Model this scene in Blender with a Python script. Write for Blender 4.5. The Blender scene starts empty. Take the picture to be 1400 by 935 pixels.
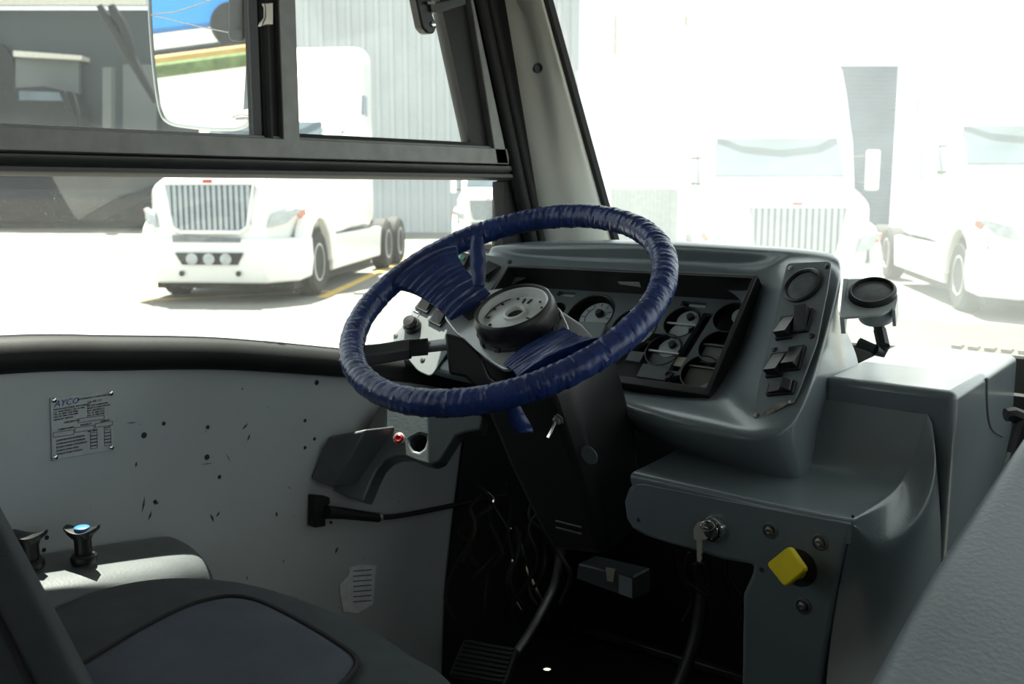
import bpy, bmesh, math, random
from mathutils import Vector as V, Matrix
random.seed(7)
sc = bpy.context.scene
COL = sc.collection
R = math.radians

# ------------------------------------------------------------------ camera
F = 1361.0
YAW, PIT, CAMZ = R(41.0), R(8.75), 1.0
CAM = V((0, 0, CAMZ))
FW = V((-math.sin(YAW) * math.cos(PIT), math.cos(YAW) * math.cos(PIT), -math.sin(PIT)))
RT = V((math.cos(YAW), math.sin(YAW), 0))
UP = RT.cross(FW)
cd = bpy.data.cameras.new('camera')
cam = bpy.data.objects.new('camera', cd)
COL.objects.link(cam)
cam.matrix_world = Matrix((RT, UP, -FW)).transposed().to_4x4()
cam.location = CAM
cd.sensor_width = 36.0
cd.lens = F / 1400 * 36.0
cd.clip_start = 0.02
cd.clip_end = 500
cd.dof.use_dof = True
cd.dof.focus_distance = 1.35
cd.dof.aperture_fstop = 9.0
sc.camera = cam

def ray(px, py): return FW + RT * ((px - 700) / F) - UP * ((py - 467.5) / F)
def atx(px, py, x): r = ray(px, py); return CAM + r * (x / r.x)
def aty(px, py, y): r = ray(px, py); return CAM + r * (y / r.y)
def atz(px, py, z): r = ray(px, py); return CAM + r * ((z - CAMZ) / r.z)
def atd(px, py, d): return CAM + ray(px, py) * d

class Plane:
    """A measured flat surface: pixel of the photograph -> point on that surface."""
    def __init__(s, p, n): s.p, s.n = V(p), V(n).normalized()
    def at(s, px, py, h=0.0):
        r = ray(px, py)
        return CAM + r * (((s.p + s.n * h) - CAM).dot(s.n) / r.dot(s.n))
    def pts(s, L, h=0.0): return [s.at(a, b, h) for a, b in L]
    def frame(s, up=(0, 0, 1)):
        n = s.n; u = V(up) - n * V(up).dot(n); u.normalize(); r = u.cross(n)
        return r, u, n

# ------------------------------------------------------------------ materials
MATS = {}
def nodes(name):
    m = bpy.data.materials.new(name); m.use_nodes = True
    nt = m.node_tree
    return m, nt, nt.nodes['Principled BSDF'], nt.nodes, nt.links
def setp(b, **k):
    for a, v in k.items():
        b.inputs[a.replace('_', ' ')].default_value = v
def texco(ns, ls, scale=(1, 1, 1)):
    tc = ns.new('ShaderNodeTexCoord'); mp = ns.new('ShaderNodeMapping')
    mp.inputs['Scale'].default_value = scale
    ls.new(tc.outputs['Object'], mp.inputs['Vector'])
    return mp.outputs['Vector']
def noise(ns, ls, vec, scale, detail=4, rough=.55):
    n = ns.new('ShaderNodeTexNoise'); ls.new(vec, n.inputs['Vector'])
    n.inputs['Scale'].default_value = scale; n.inputs['Detail'].default_value = detail
    n.inputs['Roughness'].default_value = rough
    return n.outputs['Fac']
def ramp(ns, ls, fac, stops):
    r = ns.new('ShaderNodeValToRGB'); ls.new(fac, r.inputs['Fac'])
    e = r.color_ramp.elements
    while len(e) < len(stops): e.new(.5)
    for q, (p, c) in zip(e, stops):
        q.position = p; q.color = (*c, 1) if len(c) == 3 else c
    return r.outputs['Color']
def bump(ns, ls, b, h, strength, dist=.002):
    n = ns.new('ShaderNodeBump'); n.inputs['Strength'].default_value = strength
    n.inputs['Distance'].default_value = dist
    ls.new(h, n.inputs['Height']); ls.new(n.outputs['Normal'], b.inputs['Normal'])
def mixc(c, k): return tuple(x * k for x in c)
def mat(name, col, rough=.5, metal=0, var=.12, vscale=9, bstr=0, bscale=200, spec=.5, stretch=(1, 1, 1), coat=0):
    if name in MATS: return MATS[name]
    m, nt, b, ns, ls = nodes(name)
    vec = texco(ns, ls, stretch)
    f = noise(ns, ls, vec, vscale)
    c = ramp(ns, ls, f, [(.25, mixc(col, 1 - var)), (.75, mixc(col, 1 + var))])
    ls.new(c, b.inputs['Base Color'])
    setp(b, Roughness=rough, Metallic=metal)
    b.inputs['Specular IOR Level'].default_value = spec
    if coat:
        b.inputs['Coat Weight'].default_value = coat
        b.inputs['Coat Roughness'].default_value = .15
    if bstr:
        bump(ns, ls, b, noise(ns, ls, vec, bscale, 2), bstr, .0015)
    MATS[name] = m
    return m

GREY = mat('grey_moulding', (.140, .169, .183), .32, 0, .12, 6, .2, 260, coat=.4)
GREYD = mat('grey_moulding_worn', (.105, .118, .122), .42, 0, .2, 14, .2, 220)
BLACKP = mat('black_plastic', (.012, .013, .014), .38, 0, .2, 20, .1, 300)
BLACKM = mat('matte_black', (.008, .009, .010), .62, 0, .2, 20, .1, 200)
DARKGREY = mat('dark_grey_plastic', (.032, .037, .041), .45, 0, .18, 18, .12, 300)
PLATEG = mat('gauge_plate_grey', (.085, .10, .107), .5, 0, .15, 16, .12, 300)
RUBBER = mat('rubber', (.011, .012, .013), .6, 0, .25, 12, .1, 120, .25)
FRAME = mat('grey_window_frame', (.21, .215, .215), .48, .15, .16, 30, .1, 200)
SILVER = mat('brushed_silver', (.52, .54, .55), .38, .6, .1, 25, .08, 160)
LIGHTG = mat('light_grey_panel', (.17, .188, .198), .42, 0, .1, 18, .05, 200)
CHROME = mat('chrome', (.75, .75, .74), .12, 1, .05, 10)
BRASS = mat('key_metal', (.50, .47, .41), .35, .4, .1, 30)
YELLOW = mat('yellow_plastic', (.90, .70, .006), .4, 0, .08, 30)
RED = mat('red_plastic', (.45, .02, .025), .35, 0, .1, 20)
GREEN = mat('green_lens', (.03, .22, .14), .3, 0, .1, 30)
BLUECAP = mat('blue_cap', (.03, .17, .52), .4, 0, .1, 30)
DIAL = mat('dial_face', (.30, .335, .35), .5, 0, .08, 30)
DIALD = mat('dim_dial_face', (.16, .175, .18), .5, 0, .25, 40)
INK = mat('black_ink', (.02, .02, .022), .6)
INKBLUE = mat('blue_ink', (.03, .09, .30), .5)
PAPER = mat('paper', (.80, .83, .86), .8, 0, .14, 60)
SEATF = mat('seat_fabric', (.060, .067, .073), .9, 0, .2, 14, .5, 700, .2)
SEATI = mat('seat_insert_fabric', (.082, .090, .115), .9, 0, .16, 10, .5, 600, .2)
PIPING = mat('seat_piping', (.006, .006, .007), .8)
FLOORM = mat('floor_mat', (.010, .011, .011), .8, 0, .4, 8, .3, 60)
STEEL = mat('worn_steel', (.22, .22, .21), .4, .8, .35, 25, .2, 90)
WIREM = mat('wire_black', (.012, .012, .012), .5)
WIREB = mat('wire_brown', (.035, .026, .018), .55)
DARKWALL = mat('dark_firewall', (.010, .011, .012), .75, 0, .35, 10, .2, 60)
CEILM = mat('ceiling_panel', (.25, .26, .25), .6)
PILLARM = mat('pillar_cream', (.80, .80, .74), .38, 0, .06, 5, .08, 200)
WHITET = mat('white_truck_paint', (.80, .81, .80), .3, 0, .03, 1, coat=.4)
TRUCKG = mat('grille_grey', (.13, .15, .17), .4, 0, .25, 8)
TRUCKB = mat('grille_bar_silver', (.36, .41, .45), .4, .2, .1, 8)
TYRE = mat('tyre', (.018, .019, .02), .8, 0, .25, 8)
TGLASS = mat('truck_window', (.10, .13, .15), .12, 0, .25, 1)
LAMPM = mat('headlamp_lens', (.40, .43, .45), .15, 0, .25, 8)
AMBER = mat('amber_lens', (.55, .22, .14), .3)
WHB = mat('dark_warehouse', (.042, .050, .055), .7, 0, .12, .2)
WHD = mat('warehouse_dark_opening', (.012, .013, .015), .8, 0, .3, .3)
WHDOOR = mat('warehouse_door', (.11, .12, .117), .6, 0, .1, .6)
CREAM = mat('cream_paint', (.62, .60, .53), .6)
TARP = mat('grey_tarp', (.10, .10, .094), .7, 0, .15, .8)
RIBW = mat('ribbed_sheet', (.54, .57, .585), .5, 0, .08, .6)
BLUEB = mat('blue_grey_sheet', (.032, .07, .135), .6, 0, .15, 1)
BLUETRUCK = mat('blue_truck_paint', (.03, .22, .62), .3, 0, .06, 1, coat=.5)
GRASS = mat('grass', (.09, .13, .05), .9, 0, .5, 6, .6, 30)
KERB = mat('kerb_ochre', (.48, .30, .12), .8, 0, .2, 3)
YLINE = mat('yellow_road_paint', (.75, .50, .12), .8, 0, .15, 2)
COWL = mat('cowl_grey', (.036, .036, .030), .6, 0, .25, 30, .4, 120)
FOREG = mat('engine_lid_grey', (.165, .195, .21), .42, 0, .10, 5, .28, 170)
MIRRORM = mat('mirror_silver', (.93, .94, .94), .015, 1, .01, 3)
MIRRORE = mat('mirror_edge', (.20, .24, .27), .2, .6, .2, 30)

def wall_paint():
    m, nt, b, ns, ls = nodes('wall_paint')
    vec = texco(ns, ls)
    f = noise(ns, ls, vec, 3.2, 6, .6)
    c = ramp(ns, ls, f, [(.3, (.45, .485, .50)), (.7, (.53, .565, .58))])
    f2 = noise(ns, ls, vec, 26, 8, .75)
    dirt = ramp(ns, ls, f2, [(.665, (0, 0, 0)), (.73, (1, 1, 1))])
    mx = ns.new('ShaderNodeMixRGB'); ls.new(dirt, mx.inputs['Fac']); ls.new(c, mx.inputs['Color1'])
    mx.inputs['Color2'].default_value = (.25, .265, .27, 1)
    vec2 = texco(ns, ls, (1, 1, .55))
    f3 = noise(ns, ls, vec2, 60, 3, .6)
    sc3 = ramp(ns, ls, f3, [(.715, (0, 0, 0)), (.74, (1, 1, 1))])
    mx2 = ns.new('ShaderNodeMixRGB'); ls.new(sc3, mx2.inputs['Fac']); ls.new(mx.outputs[0], mx2.inputs['Color1'])
    mx2.inputs['Color2'].default_value = (.03, .03, .03, 1)
    ls.new(mx2.outputs[0], b.inputs['Base Color'])
    setp(b, Roughness=.48)
    bump(ns, ls, b, noise(ns, ls, vec, 220, 2), .12, .001)
    return m
WALLP = wall_paint()

def tape_mat():
    m, nt, b, ns, ls = nodes('blue_vinyl_tape')
    vec = texco(ns, ls)
    f = noise(ns, ls, vec, 30, 5, .6)
    c = ramp(ns, ls, f, [(.3, (.011, .026, .105)), (.7, (.022, .050, .205))])
    ls.new(c, b.inputs['Base Color'])
    setp(b, Roughness=.23)
    bump(ns, ls, b, noise(ns, ls, vec, 85, 5, .7), .55, .002)
    return m
TAPE = tape_mat()

def ground_mat():
    m, nt, b, ns, ls = nodes('concrete_yard')
    vec = texco(ns, ls)
    f = noise(ns, ls, vec, .35, 6, .6)
    c = ramp(ns, ls, f, [(.3, (.185, .178, .155)), (.7, (.235, .228, .205))])
    ls.new(c, b.inputs['Base Color']); setp(b, Roughness=.9)
    return m
GROUND = ground_mat()

def glass_mat(name, dust, dustscale, tint=(.95, .98, .97), speck=0.0, colr=(.86, .89, .88)):
    m = bpy.data.materials.new(name); m.use_nodes = True
    ns, ls = m.node_tree.nodes, m.node_tree.links
    ns.remove(ns['Principled BSDF'])
    out = ns['Material Output']
    tr = ns.new('ShaderNodeBsdfTransparent'); tr.inputs['Color'].default_value = (*tint, 1)
    gl = ns.new('ShaderNodeBsdfGlossy'); gl.inputs['Roughness'].default_value = .02
    lw = ns.new('ShaderNodeLayerWeight'); lw.inputs['Blend'].default_value = .5
    pw = ns.new('ShaderNodeMath'); pw.operation = 'POWER'; ls.new(lw.outputs['Facing'], pw.inputs[0]); pw.inputs[1].default_value = 5
    fr = ns.new('ShaderNodeMath'); fr.operation = 'MULTIPLY_ADD'; ls.new(pw.outputs[0], fr.inputs[0]); fr.inputs[1].default_value = .48; fr.inputs[2].default_value = .022
    m1 = ns.new('ShaderNodeMixShader')
    ls.new(fr.outputs[0], m1.inputs[0]); ls.new(tr.outputs[0], m1.inputs[1]); ls.new(gl.outputs[0], m1.inputs[2])
    tl = ns.new('ShaderNodeBsdfTranslucent'); tl.inputs['Color'].default_value = (*colr, 1)
    df = ns.new('ShaderNodeBsdfDiffuse'); df.inputs['Color'].default_value = (*colr, 1)
    m0 = ns.new('ShaderNodeMixShader'); m0.inputs[0].default_value = .25
    ls.new(tl.outputs[0], m0.inputs[1]); ls.new(df.outputs[0], m0.inputs[2])
    vec = texco(ns, ls, (1, 1, 1))
    f = noise(ns, ls, vec, dustscale, 5, .6)
    mr = ns.new('ShaderNodeMapRange')
    mr.inputs['From Min'].default_value = .3; mr.inputs['From Max'].default_value = .7
    mr.inputs['To Min'].default_value = dust * .75; mr.inputs['To Max'].default_value = dust * 1.25
    ls.new(f, mr.inputs['Value'])
    fac = mr.outputs[0]
    if speck:
        f2 = noise(ns, ls, vec, 420, 2, .5)
        mr2 = ns.new('ShaderNodeMapRange')
        mr2.inputs['From Min'].default_value = .66; mr2.inputs['From Max'].default_value = .74
        mr2.inputs['To Min'].default_value = 0; mr2.inputs['To Max'].default_value = speck
        ls.new(f2, mr2.inputs['Value'])
        ad = ns.new('ShaderNodeMath'); ad.operation = 'ADD'
        ls.new(fac, ad.inputs[0]); ls.new(mr2.outputs[0], ad.inputs[1]); fac = ad.outputs[0]
    m2 = ns.new('ShaderNodeMixShader')
    ls.new(fac, m2.inputs[0]); ls.new(m1.outputs[0], m2.inputs[1]); ls.new(m0.outputs[0], m2.inputs[2])
    ls.new(m2.outputs[0], out.inputs['Surface'])
    return m
SIDEGLASS = glass_mat('dusty_side_glass', .015, 5, speck=.16)
WINDGLASS = glass_mat('hazy_windshield_glass', .075, 3, speck=.03, colr=(.84, .90, .90))

# ------------------------------------------------------------------ mesh builder
class G:
    def __init__(s): s.v, s.f, s.m = [], [], []
    def add(s, vs, fs):
        o = len(s.v); s.v += [V(x) for x in vs]; s.f += [tuple(i + o for i in f) for f in fs]
        return s
    def box(s, c, d, rot=None):
        c = V(c); vs = []
        for i in range(8):
            q = V(((i & 1) - .5, ((i >> 1) & 1) - .5, ((i >> 2) & 1) - .5)); q = V((q.x * d[0], q.y * d[1], q.z * d[2]))
            vs.append(c + (rot @ q if rot else q))
        return s.add(vs, [(0, 2, 3, 1), (4, 5, 7, 6), (0, 1, 5, 4), (2, 6, 7, 3), (0, 4, 6, 2), (1, 3, 7, 5)])
    def fbox(s, c, d, fr):
        return s.box(c, d, Matrix(fr).transposed())
    def prism(s, poly, vec):
        n = len(poly); vec = V(vec)
        vs = [V(p) for p in poly] + [V(p) + vec for p in poly]
        fs = [tuple(range(n - 1, -1, -1)), tuple(range(n, 2 * n))] + [(i, (i + 1) % n, n + (i + 1) % n, n + i) for i in range(n)]
        return s.add(vs, fs)
    def tube(s, pts, r, seg=12, cap=True, flat=None):
        pts = [V(p) for p in pts]; n = len(pts)
        rs = r if isinstance(r, (list, tuple)) else [r] * n
        vs = []; prev = None
        for i, p in enumerate(pts):
            t = (pts[min(i + 1, n - 1)] - pts[max(i - 1, 0)]).normalized()
            a = prev if prev is not None else (V((0, 0, 1)) if abs(t.z) < .9 else V((1, 0, 0)))
            a = (a - t * a.dot(t)).normalized(); prev = a; b = t.cross(a)
            for k in range(seg):
                w = 2 * math.pi * k / seg
                vs.append(p + (a * math.cos(w) * (flat or 1) + b * math.sin(w)) * rs[i])
        fs = [(i * seg + k, i * seg + (k + 1) % seg, (i + 1) * seg + (k + 1) % seg, (i + 1) * seg + k) for i in range(n - 1) for k in range(seg)]
        if cap: fs += [tuple(range(seg - 1, -1, -1)), tuple(range((n - 1) * seg, n * seg))]
        return s.add(vs, fs)
    def cyl(s, p0, p1, r, r1=None, seg=24): return s.tube([p0, p1], [r, r if r1 is None else r1], seg)
    def lathe(s, prof, o, axis, seg=40, close=True):
        """prof: list of (radius, height along axis)"""
        o, n = V(o), V(axis).normalized()
        a = V((0, 0, 1)) if abs(n.z) < .9 else V((1, 0, 0)); a = (a - n * a.dot(n)).normalized(); b = n.cross(a)
        vs = []
        for r, h in prof:
            for k in range(seg):
                w = 2 * math.pi * k / seg
                vs.append(o + n * h + (a * math.cos(w) + b * math.sin(w)) * max(r, 1e-5))
        m = len(prof)
        fs = [(i * seg + k, i * seg + (k + 1) % seg, (i + 1) * seg + (k + 1) % seg, (i + 1) * seg + k) for i in range(m - 1) for k in range(seg)]
        if close: fs += [tuple(range(seg - 1, -1, -1)), tuple(range((m - 1) * seg, m * seg))]
        return s.add(vs, fs)
    def grid(s, rows, skip=()):
        nr, nc = len(rows), len(rows[0])
        fs = [(i * nc + j, i * nc + j + 1, (i + 1) * nc + j + 1, (i + 1) * nc + j) for i in range(nr - 1) for j in range(nc - 1) if (i, j) not in skip]
        return s.add([p for r in rows for p in r], fs)
    def loft(s, secs, cap=True):
        n = len(secs[0]); o = []
        for q in secs: o += list(q)
        fs = [(i * n + k, i * n + (k + 1) % n, (i + 1) * n + (k + 1) % n, (i + 1) * n + k) for i in range(len(secs) - 1) for k in range(n)]
        if cap: fs += [tuple(range(n - 1, -1, -1)), tuple(range((len(secs) - 1) * n, len(secs) * n))]
        return s.add(o, fs)

def base_of(g):
    lo = V((min(v.x for v in g.v), min(v.y for v in g.v), min(v.z for v in g.v))); hi = V((max(v.x for v in g.v), max(v.y for v in g.v), 0))
    return V(((lo.x + hi.x) / 2, (lo.y + hi.y) / 2, lo.z))
LOC = {}
def obj(name, g, m, parent=None, bevel=0, seg=2, sub=0, smooth=35, loc=None, solid=0):
    """links the collected shapes as one mesh object"""
    L = LOC[parent.name] if parent else (V(loc) if loc is not None else base_of(g))
    me = bpy.data.meshes.new(name)
    me.from_pydata([v - L for v in g.v], [], g.f)
    bm = bmesh.new(); bm.from_mesh(me); bmesh.ops.recalc_face_normals(bm, faces=bm.faces); bm.to_mesh(me); bm.free()
    me.materials.append(m)
    o = bpy.data.objects.new(name, me); COL.objects.link(o)
    if parent: o.parent = parent
    else: o.location = L
    LOC[o.name] = L
    for p in me.polygons: p.use_smooth = True
    if smooth < 180: me.set_sharp_from_angle(angle=R(smooth))
    if solid:
        md = o.modifiers.new('thickness', 'SOLIDIFY'); md.thickness = solid; md.offset = -1
    if sub:
        md = o.modifiers.new('smooth', 'SUBSURF'); md.levels = sub; md.render_levels = sub
    if bevel:
        md = o.modifiers.new('bevel', 'BEVEL'); md.width = bevel; md.segments = seg; md.limit_method = 'ANGLE'; md.angle_limit = R(30); md.harden_normals = False
    return o
def tag(o, label, cat, group=None, kind=None):
    o['label'] = label; o['category'] = cat
    if group: o['group'] = group
    if kind: o['kind'] = kind
    return o
def thing(name, loc, label, cat, group=None):
    o = bpy.data.objects.new(name, None); COL.objects.link(o); o.location = V(loc); o.empty_display_size = .02
    LOC[o.name] = V(loc)
    return tag(o, label, cat, group)
def struct(name, g, m, **k):
    o = obj(name, g, m, loc=(0, 0, 0), **k); o['kind'] = 'structure'
    return o
def copy_tree(o, parent=None, loc=None):
    c = o.copy(); COL.objects.link(c); LOC[c.name] = V((0, 0, 0))
    if parent: c.parent = parent; c.matrix_parent_inverse = o.matrix_parent_inverse.copy()
    for ch in list(o.children): copy_tree(ch, c)
    return c
def lerp(a, b, t): return a + (b - a) * t
def smoothpts(pts, k=6):
    """Catmull-Rom through points"""
    P = [V(p) for p in pts]; out = []
    for i in range(len(P) - 1):
        p0, p1, p2, p3 = P[max(i - 1, 0)], P[i], P[i + 1], P[min(i + 2, len(P) - 1)]
        for j in range(k):
            t = j / k
            out.append(.5 * ((2 * p1) + (p2 - p0) * t + (2 * p0 - 5 * p1 + 4 * p2 - p3) * t * t + (3 * p1 - p0 - 3 * p2 + p3) * t ** 3))
    out.append(P[-1]); return out
def round_poly(pts, r, k=4):
    """round the corners of a planar polygon"""
    P = [V(p) for p in pts]; n = len(P); out = []
    for i in range(n):
        a, b, c = P[i - 1], P[i], P[(i + 1) % n]
        u, w = (a - b), (c - b); d = min(r, u.length * .45, w.length * .45)
        u.normalize(); w.normalize()
        for j in range(k + 1):
            t = j / k
            out.append((b + u * d) * (1 - t) ** 2 + b * 2 * t * (1 - t) + (b + w * d) * t * t)
    return out
def holed(outer, holes, o, fr, depth):
    """plate in frame fr at o: 2D outlines -> mesh with real holes; extends from 0 to -depth along the normal"""
    r, u, n = fr
    bm = bmesh.new()
    es = []
    loops = [outer] + holes
    for L in loops:
        vs = [bm.verts.new((x, y, 0)) for x, y in L]
        es += [bm.edges.new((vs[i], vs[(i + 1) % len(vs)])) for i in range(len(vs))]
    bmesh.ops.triangle_fill(bm, use_beauty=True, use_dissolve=False, edges=es)
    bm.verts.index_update()
    g = G(); top = [o + r * v.co.x + u * v.co.y for v in bm.verts]; N = len(top)
    fs = [tuple(v.index for v in f.verts) for f in bm.faces]
    vs = top + [p - n * depth for p in top]
    fs2 = fs + [tuple(i + N for i in reversed(f)) for f in fs]
    k = 0
    for L in loops:
        m = len(L)
        fs2 += [(k + i, k + (i + 1) % m, k + (i + 1) % m + N, k + i + N) for i in range(m)]
        k += m
    bm.free()
    return g.add(vs, fs2)
def circ(cx, cy, r, k=40, ry=None): return [(cx + r * math.cos(2 * math.pi * i / k), cy + (ry or r) * math.sin(2 * math.pi * i / k)) for i in range(k)]
def text_geo(s, size, o, r, u, n, thick=.0004, shear=0, align='LEFT'):
    cu = bpy.data.curves.new('lettering', 'FONT'); cu.body = s; cu.size = size; cu.extrude = thick; cu.shear = shear; cu.align_x = align
    cu.resolution_u = 2
    ob = bpy.data.objects.new('lettering', cu); COL.objects.link(ob)
    dg = bpy.context.evaluated_depsgraph_get(); dg.update()
    me = bpy.data.meshes.new_from_object(ob.evaluated_get(dg))
    vs = [o + r * v.co.x + u * v.co.y + n * (v.co.z + thick) for v in me.vertices]; fs = [tuple(p.vertices) for p in me.polygons]
    bpy.data.objects.remove(ob); bpy.data.curves.remove(cu); bpy.data.meshes.remove(me)
    return vs, fs

XW = -1.35
GZ = -.75     # yard level outside, below the cab floor

# ================================================================== world and sun
w = bpy.data.worlds.new('sky'); sc.world = w; w.use_nodes = True
bg = w.node_tree.nodes['Background']
bg.inputs['Color'].default_value = (.90, .975, 1.0, 1); bg.inputs['Strength'].default_value = .6
sd = bpy.data.lights.new('sun', 'SUN'); so = bpy.data.objects.new('sun', sd); COL.objects.link(so)
sd.energy = 9.0; sd.angle = R(.6); sd.color = (1, .94, .82)
SUN = V((-.35, .22, 1.0)).normalized()
so.rotation_euler = SUN.to_track_quat('Z', 'Y').to_euler()
so.location = (-3, 0, 6)
sc.view_settings.view_transform = 'Standard'; sc.view_settings.look = 'None'
sc.view_settings.gamma = 1; sc.view_settings.use_curve_mapping = False
sc.view_settings.exposure = 1.4
sc.cycles.use_denoising = True
sc.cycles.max_bounces = 10; sc.cycles.diffuse_bounces = 5; sc.cycles.transparent_max_bounces = 12
sc.cycles.caustics_reflective = False; sc.cycles.caustics_refractive = False

# ================================================================== the cab shell
# floor with one small drilled hole that shows the bright yard underneath
hp = atz(748, 914, 0)
struct('floor', holed([(-1.37, -4), (1.2, -4), (1.2, 1.98), (-1.37, 1.98)], [circ(hp.x, hp.y, .0085, 16)], V((0, 0, 0)), (V((1, 0, 0)), V((0, 1, 0)), V((0, 0, 1))), .003), FLOORM)
struct('ceiling', G().box((-.085, -1.35, 1.74), (2.6, 5.5, .05)), CEILM)
struct('wall_rear', G().box((-.085, -4.02, .85), (2.6, .05, 1.8)), CEILM)
wr = G(); wr.box((1.2, -1.65, .5), (.05, 4.7, 1.0))
wr.box((1.2, -2.7, 1.3), (.05, 2.6, .7))
wr.box((1.2, -1.2, 1.60), (.05, 5.6, .30))
for y in (-3.9, -2.6, -1.3, .1, 1.5): wr.box((1.2, y, .85), (.05, .12, 1.7))
struct('wall_right', wr, CEILM)
wf = G(); wf.prism([(-1.36, 1.75, 0), (-.74, 1.75, 0), (-.74, 1.75, .62), (-1.36, 1.75, .62)], (0, .03, 0))
wf.box((.23, 1.995, .31), (1.94, .03, .62)); wf.box((-.755, 1.87, .31), (.03, .26, .62)); wf.box((-1.065, 1.90, .625), (.59, .30, .02)); wf.box((.45, 1.90, .625), (1.48, .30, .02))
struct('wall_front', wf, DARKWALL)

# left wall below the window: its top follows the dipping window sill
sill_px = [(0, 489), (160, 486), (280, 486), (360, 490), (460, 498), (560, 508), (650, 520)]
sill = [atx(px, py, XW) for px, py in sill_px]
_s0 = sill[0]
sill = [V((XW, -4, _s0.z + .05)), V((XW, -1.2, _s0.z + .045)), V((XW, -.3, _s0.z + .025)), V((XW, .2, _s0.z + .012))] + sill + [V((XW, 1.70, .62)), V((XW, 1.80, .61))]
sill_s = smoothpts(sill, 5)
low = [V((XW, p.y, p.z)) for p in sill_s]
wl = G().prism(low + [V((XW, 1.80, 0)), V((XW, -4, 0))], (-.05, 0, 0))
wall = struct('wall_left', wl, WALLP, smooth=20)
# rear stretch of the wall above the sill with window openings
wb = G()
wb.box((XW - .03, -1.5, 1.66), (.05, 6.0, .14))
for y in (-3.9, -2.7, -1.5, -.3): wb.box((XW - .03, y, 1.2), (.05, .1, .82))
wb_o = obj('window_post', wb, FRAME, wall)
obj('added_sun_ledge', G().box((XW - .118, -1.2, 1.635), (.18, 5.6, .03)), FRAME, wall)  # ledge added above the view to keep the sun off the seat
# drilled holes left in the panel
hg = [(197, 595), (224, 579), (284, 584), (283, 625), (433, 523), (417, 575), (430, 600), (417, 612), (300, 652), (212, 686), (64, 735), (60, 752)]
for px, py in hg:
    p = atx(px, py, XW); r = .0040 if px in (197, 283, 433) else .0028
    obj('screw_hole', G().lathe([(r * 1.15, .0), (r, .0007), (r * .2, .0004)], p, (1, 0, 0), 14), INK, wall)

shade_yz = [(1.335, .02), (1.345, .20), (1.37, .35), (1.40, .50), (1.42, .62), (1.749, .615), (1.749, .001), (1.335, .001)]
struct('painted_shade', G().prism([V((XW + .001, y, z)) for y, z in shade_yz], (.006, 0, 0)), DARKWALL)  # dark sheet standing in for the shade on the wall's front end
rs = random.Random(11)
for (px, py, ln, an) in [(196, 690, 22, 80), (205, 705, 14, 70), (290, 708, 12, 110), (298, 703, 9, 60), (335, 583, 12, 50), (312, 626, 12, -60), (340, 598, 10, 70), (186, 635, 8, 80), (378, 703, 8, 90), (460, 752, 10, 70), (405, 818, 10, -20), (180, 578, 14, 5), (283, 634, 16, 5), (214, 688, 7, 40)]:
    c_ = (math.cos(R(an)), -math.sin(R(an))); w_ = rs.uniform(.5, 1.2)
    q_ = [(px - c_[0] * ln / 2, py - c_[1] * ln / 2), (px + c_[1] * w_, py - c_[0] * w_), (px + c_[0] * ln / 2, py + c_[1] * ln / 2), (px - c_[1] * w_ + 1, py + c_[0] * w_)]
    obj('scuff_mark', G().prism([atx(a, b, XW + .0006) for a, b in q_], (-.0006, 0, 0)), mat('scuff_dark', (.06, .062, .062), .7), wall)
# black rubber sill along the window's lower edge
tg = G(); secs = []
for p in sill_s:
    q = [(-.045, .022), (-.012, .026), (.010, .020), (.020, .004), (.018, -.014), (.006, -.021), (-.002, -.021), (-.045, -.018)]
    secs.append([V((XW + a, p.y, p.z + b * 1.02)) for a, b in q])
tg.loft(secs)
struct('trim_1', tg, RUBBER, smooth=60)
# thin aluminium bead between rubber and pane
bead = G(); secs = []
for p in sill_s:
    secs.append([V((XW - .018 + a, p.y, p.z + .025 + b)) for a, b in [(0, 0), (.006, 0), (.006, .0035), (0, .0035)]])
bead.loft(secs); struct('trim_2', bead, SILVER)

# window 1: lower fixed pane.  window 2: upper sliding sash.  x of panes
XG = XW - .02
ZR0, ZR1, ZR2 = 1.0165, 1.0485, 1.079
yE = 1.505
low_top = ZR0 - .001
corner = [V((XG, 1.515, .64)), V((XG, yE + .02, .95)), V((XG, yE + .012, .995)), V((XG, yE - .008, low_top))]
pane = [V((XG, p.y, p.z + .018)) for p in sill_s if -.3 < p.y < 1.5] + corner + [V((XG, -.3, low_top))]
w1 = struct('window_1', G().prism(pane, (-.004, 0, 0)), SIDEGLASS, smooth=20)
# rail: moulded rubber channel below, grey alloy section above
def bar(y0, y1, pr):
    return G().loft([[V((XW + a, y, b)) for a, b in pr] for y in (y0, y1)])
struct('trim_3', bar(-.3, 1.545, [(-.03, ZR0), (.004, ZR0), (.012, ZR0 + .006), (.012, ZR0 + .012), (.006, ZR0 + .015), (.013, ZR0 + .021), (.013, ZR0 + .028), (.004, ZR1 - .001), (-.03, ZR1 - .001)]), mat('rail_rubber', (.032, .034, .035), .45, 0, .2, 20), smooth=50)
fr = struct('window_2', bar(-.3, 1.53, [(-.03, ZR1), (.012, ZR1), (.012, ZR2), (.004, ZR2), (.004, ZR2 + .004), (-.03, ZR2 + .004)]), FRAME, bevel=.0015)
fr.name = 'window_2'
# mullion: grey alloy post and the black rubber run beside it
p0, p1 = atx(381, 186, XW), atx(404, 186, XW)
g = G().box((XW - .006, (p0.y + p1.y) / 2, 1.36), (.036, p1.y - p0.y, .57)); obj('mullion', g, FRAME, fr, bevel=.002)
q0 = atx(357, 186, XW)
g = G().box((XW - .016, (q0.y + p0.y) / 2, 1.36), (.034, p0.y - q0.y - .001, .57))
g.tube([V((XW + .001, q0.y + .012, 1.08)), V((XW + .001, q0.y + .012, 1.645))], .009, 10)
obj('rubber_run', g, RUBBER, fr)
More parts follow.
